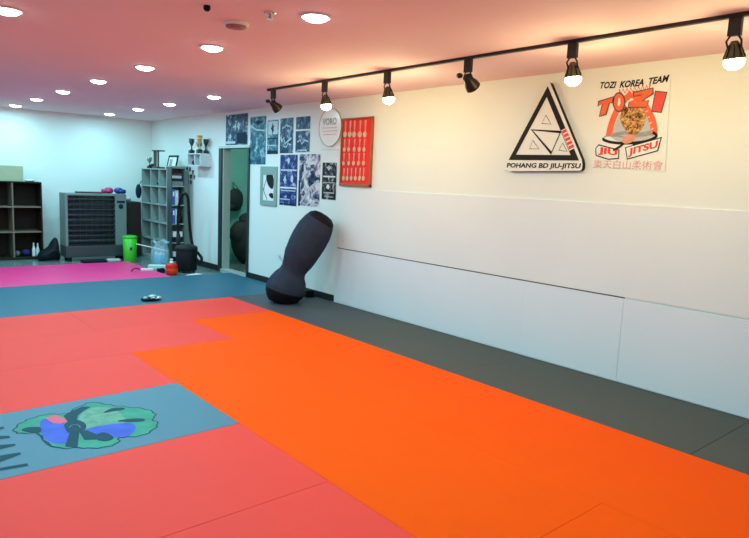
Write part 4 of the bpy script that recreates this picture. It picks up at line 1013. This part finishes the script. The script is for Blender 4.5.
M['redliquid'] = mat('red_plastic', (.70, .015, .008), .35, spec=.2); M['jarlabel'] = mat('red_orange_label', (.80, .05, .015), .5, spec=.2)
t = thing('red_jar', jc, 'squat red bottle with white pump top at the pink mat corner', 'bottle')
fix(MB().lathe(jc, [(.080, 0), (.090, .01), (.092, .15), (.080, .175), (.028, .185)], M['redliquid'], 28).build('jar_body', t, loc=jc))
fix(MB().lathe(jc, [(.0915, .03), (.0935, .032), (.0935, .11), (.0915, .112)], M['jarlabel'], 28).build('jar_label', t, loc=jc))
fix(MB().lathe(jc + Vector((0, 0, .183)), [(.032, 0), (.032, .03), (.018, .035), (.016, .06), (.026, .062), (.024, .075)], M['capwhite'], 18).build('pump_top', t, loc=jc))
MB().box((4.22, 9.42, LOW), (4.46, 9.54, LOW + .008), M['paper'], rot=.4).build('paper_sheet', loc=(4.3, 9.5, LOW), label='white sheet lying on the floor beside the red bottle', cat='paper')

# ------------------------------------------------------------------ side room contents
M['darkobj'] = mat('dark_olive_black', (0.018, 0.026, 0.026), 0.7)
hb = Vector((5.80, 10.88, 1.12))
t = thing('hanging_bag', hb, 'round dark bag hanging inside the open doorway', 'bag')
g = MB(); g.ball(hb, .19, M['darkobj'], 20, 12, (.85, .45, 1.15), lump=.04, seed=50); g.ball(hb + Vector((-.12, -.04, -.14)), .09, M['darkobj'], 14, 8, (1, .8, .8)); fix(g.build('bag_body', t, loc=hb))
g = MB().tube([hb + Vector((-.05, 0, .2)), Vector((5.80, 10.985, 1.45)), hb + Vector((.06, 0, .2))], .008, M['darkobj'], 6); g.build('strap', t, loc=hb)
hp = Vector((5.80, 10.45, LOW))
g = MB(); g.ball(hp + Vector((0, 0, .40)), .36, M['darkobj'], 22, 14, (.75, .75, 1.12), lump=.05, seed=51)
g.ball(hp + Vector((-.10, .0, .55)), .24, M['darkobj'], 16, 10, (1, .8, 1), lump=.10, seed=57)
g.ball(hp + Vector((.08, .05, .78)), .20, M['darkobj'], 16, 10, (1, .8, .8), lump=.06, seed=52)
fix(g.build('clothes_heap', loc=hp, label='tall dark heap of clothes inside the open doorway', cat='clothes'))
g = MB(); g.ball((5.68, 10.05, LOW + .06), .09, M['salmonink'], 14, 8, (1.1, .9, .62), lump=.06, seed=53)
fix(g.build('small_bundle', loc=(5.68, 10.05, LOW), label='small pale pinkish bundle on the floor inside the doorway', cat='cloth'))
t = thing('added_side_lamp', (5.6, 9.6, CEIL), 'added unseen lamp lighting the side room behind the doorway', 'ceiling light')  # lamp and fixture added out of view to brighten the side room
fix(MB().lathe((5.6, 9.6, CEIL), [(.12, 0), (.12, -.03), (.08, -.05)], M['led'], 24).build('added_lamp_shade', t, loc=(5.6, 9.6, CEIL)))
ld = bpy.data.lights.new('side_fill', 'AREA'); ld.shape = 'DISK'; ld.size = .2; ld.energy = 9; ld.color = (.75, 1, .92)
lo = bpy.data.objects.new('side_fill', ld); COL.objects.link(lo); lo.parent = t; lo.location = (0, 0, -.06)

# ------------------------------------------------------------------ world and view
wd = bpy.data.worlds.new('world'); S.world = wd; wd.use_nodes = True
wd.node_tree.nodes['Background'].inputs[0].default_value = (0.02, 0.02, 0.025, 1)
S.view_settings.view_transform = 'Standard'; S.view_settings.look = 'None'; S.view_settings.gamma = 1; S.view_settings.use_curve_mapping = False
S.view_settings.exposure = 0.22
S.cycles.max_bounces = 8; S.cycles.diffuse_bounces = 5
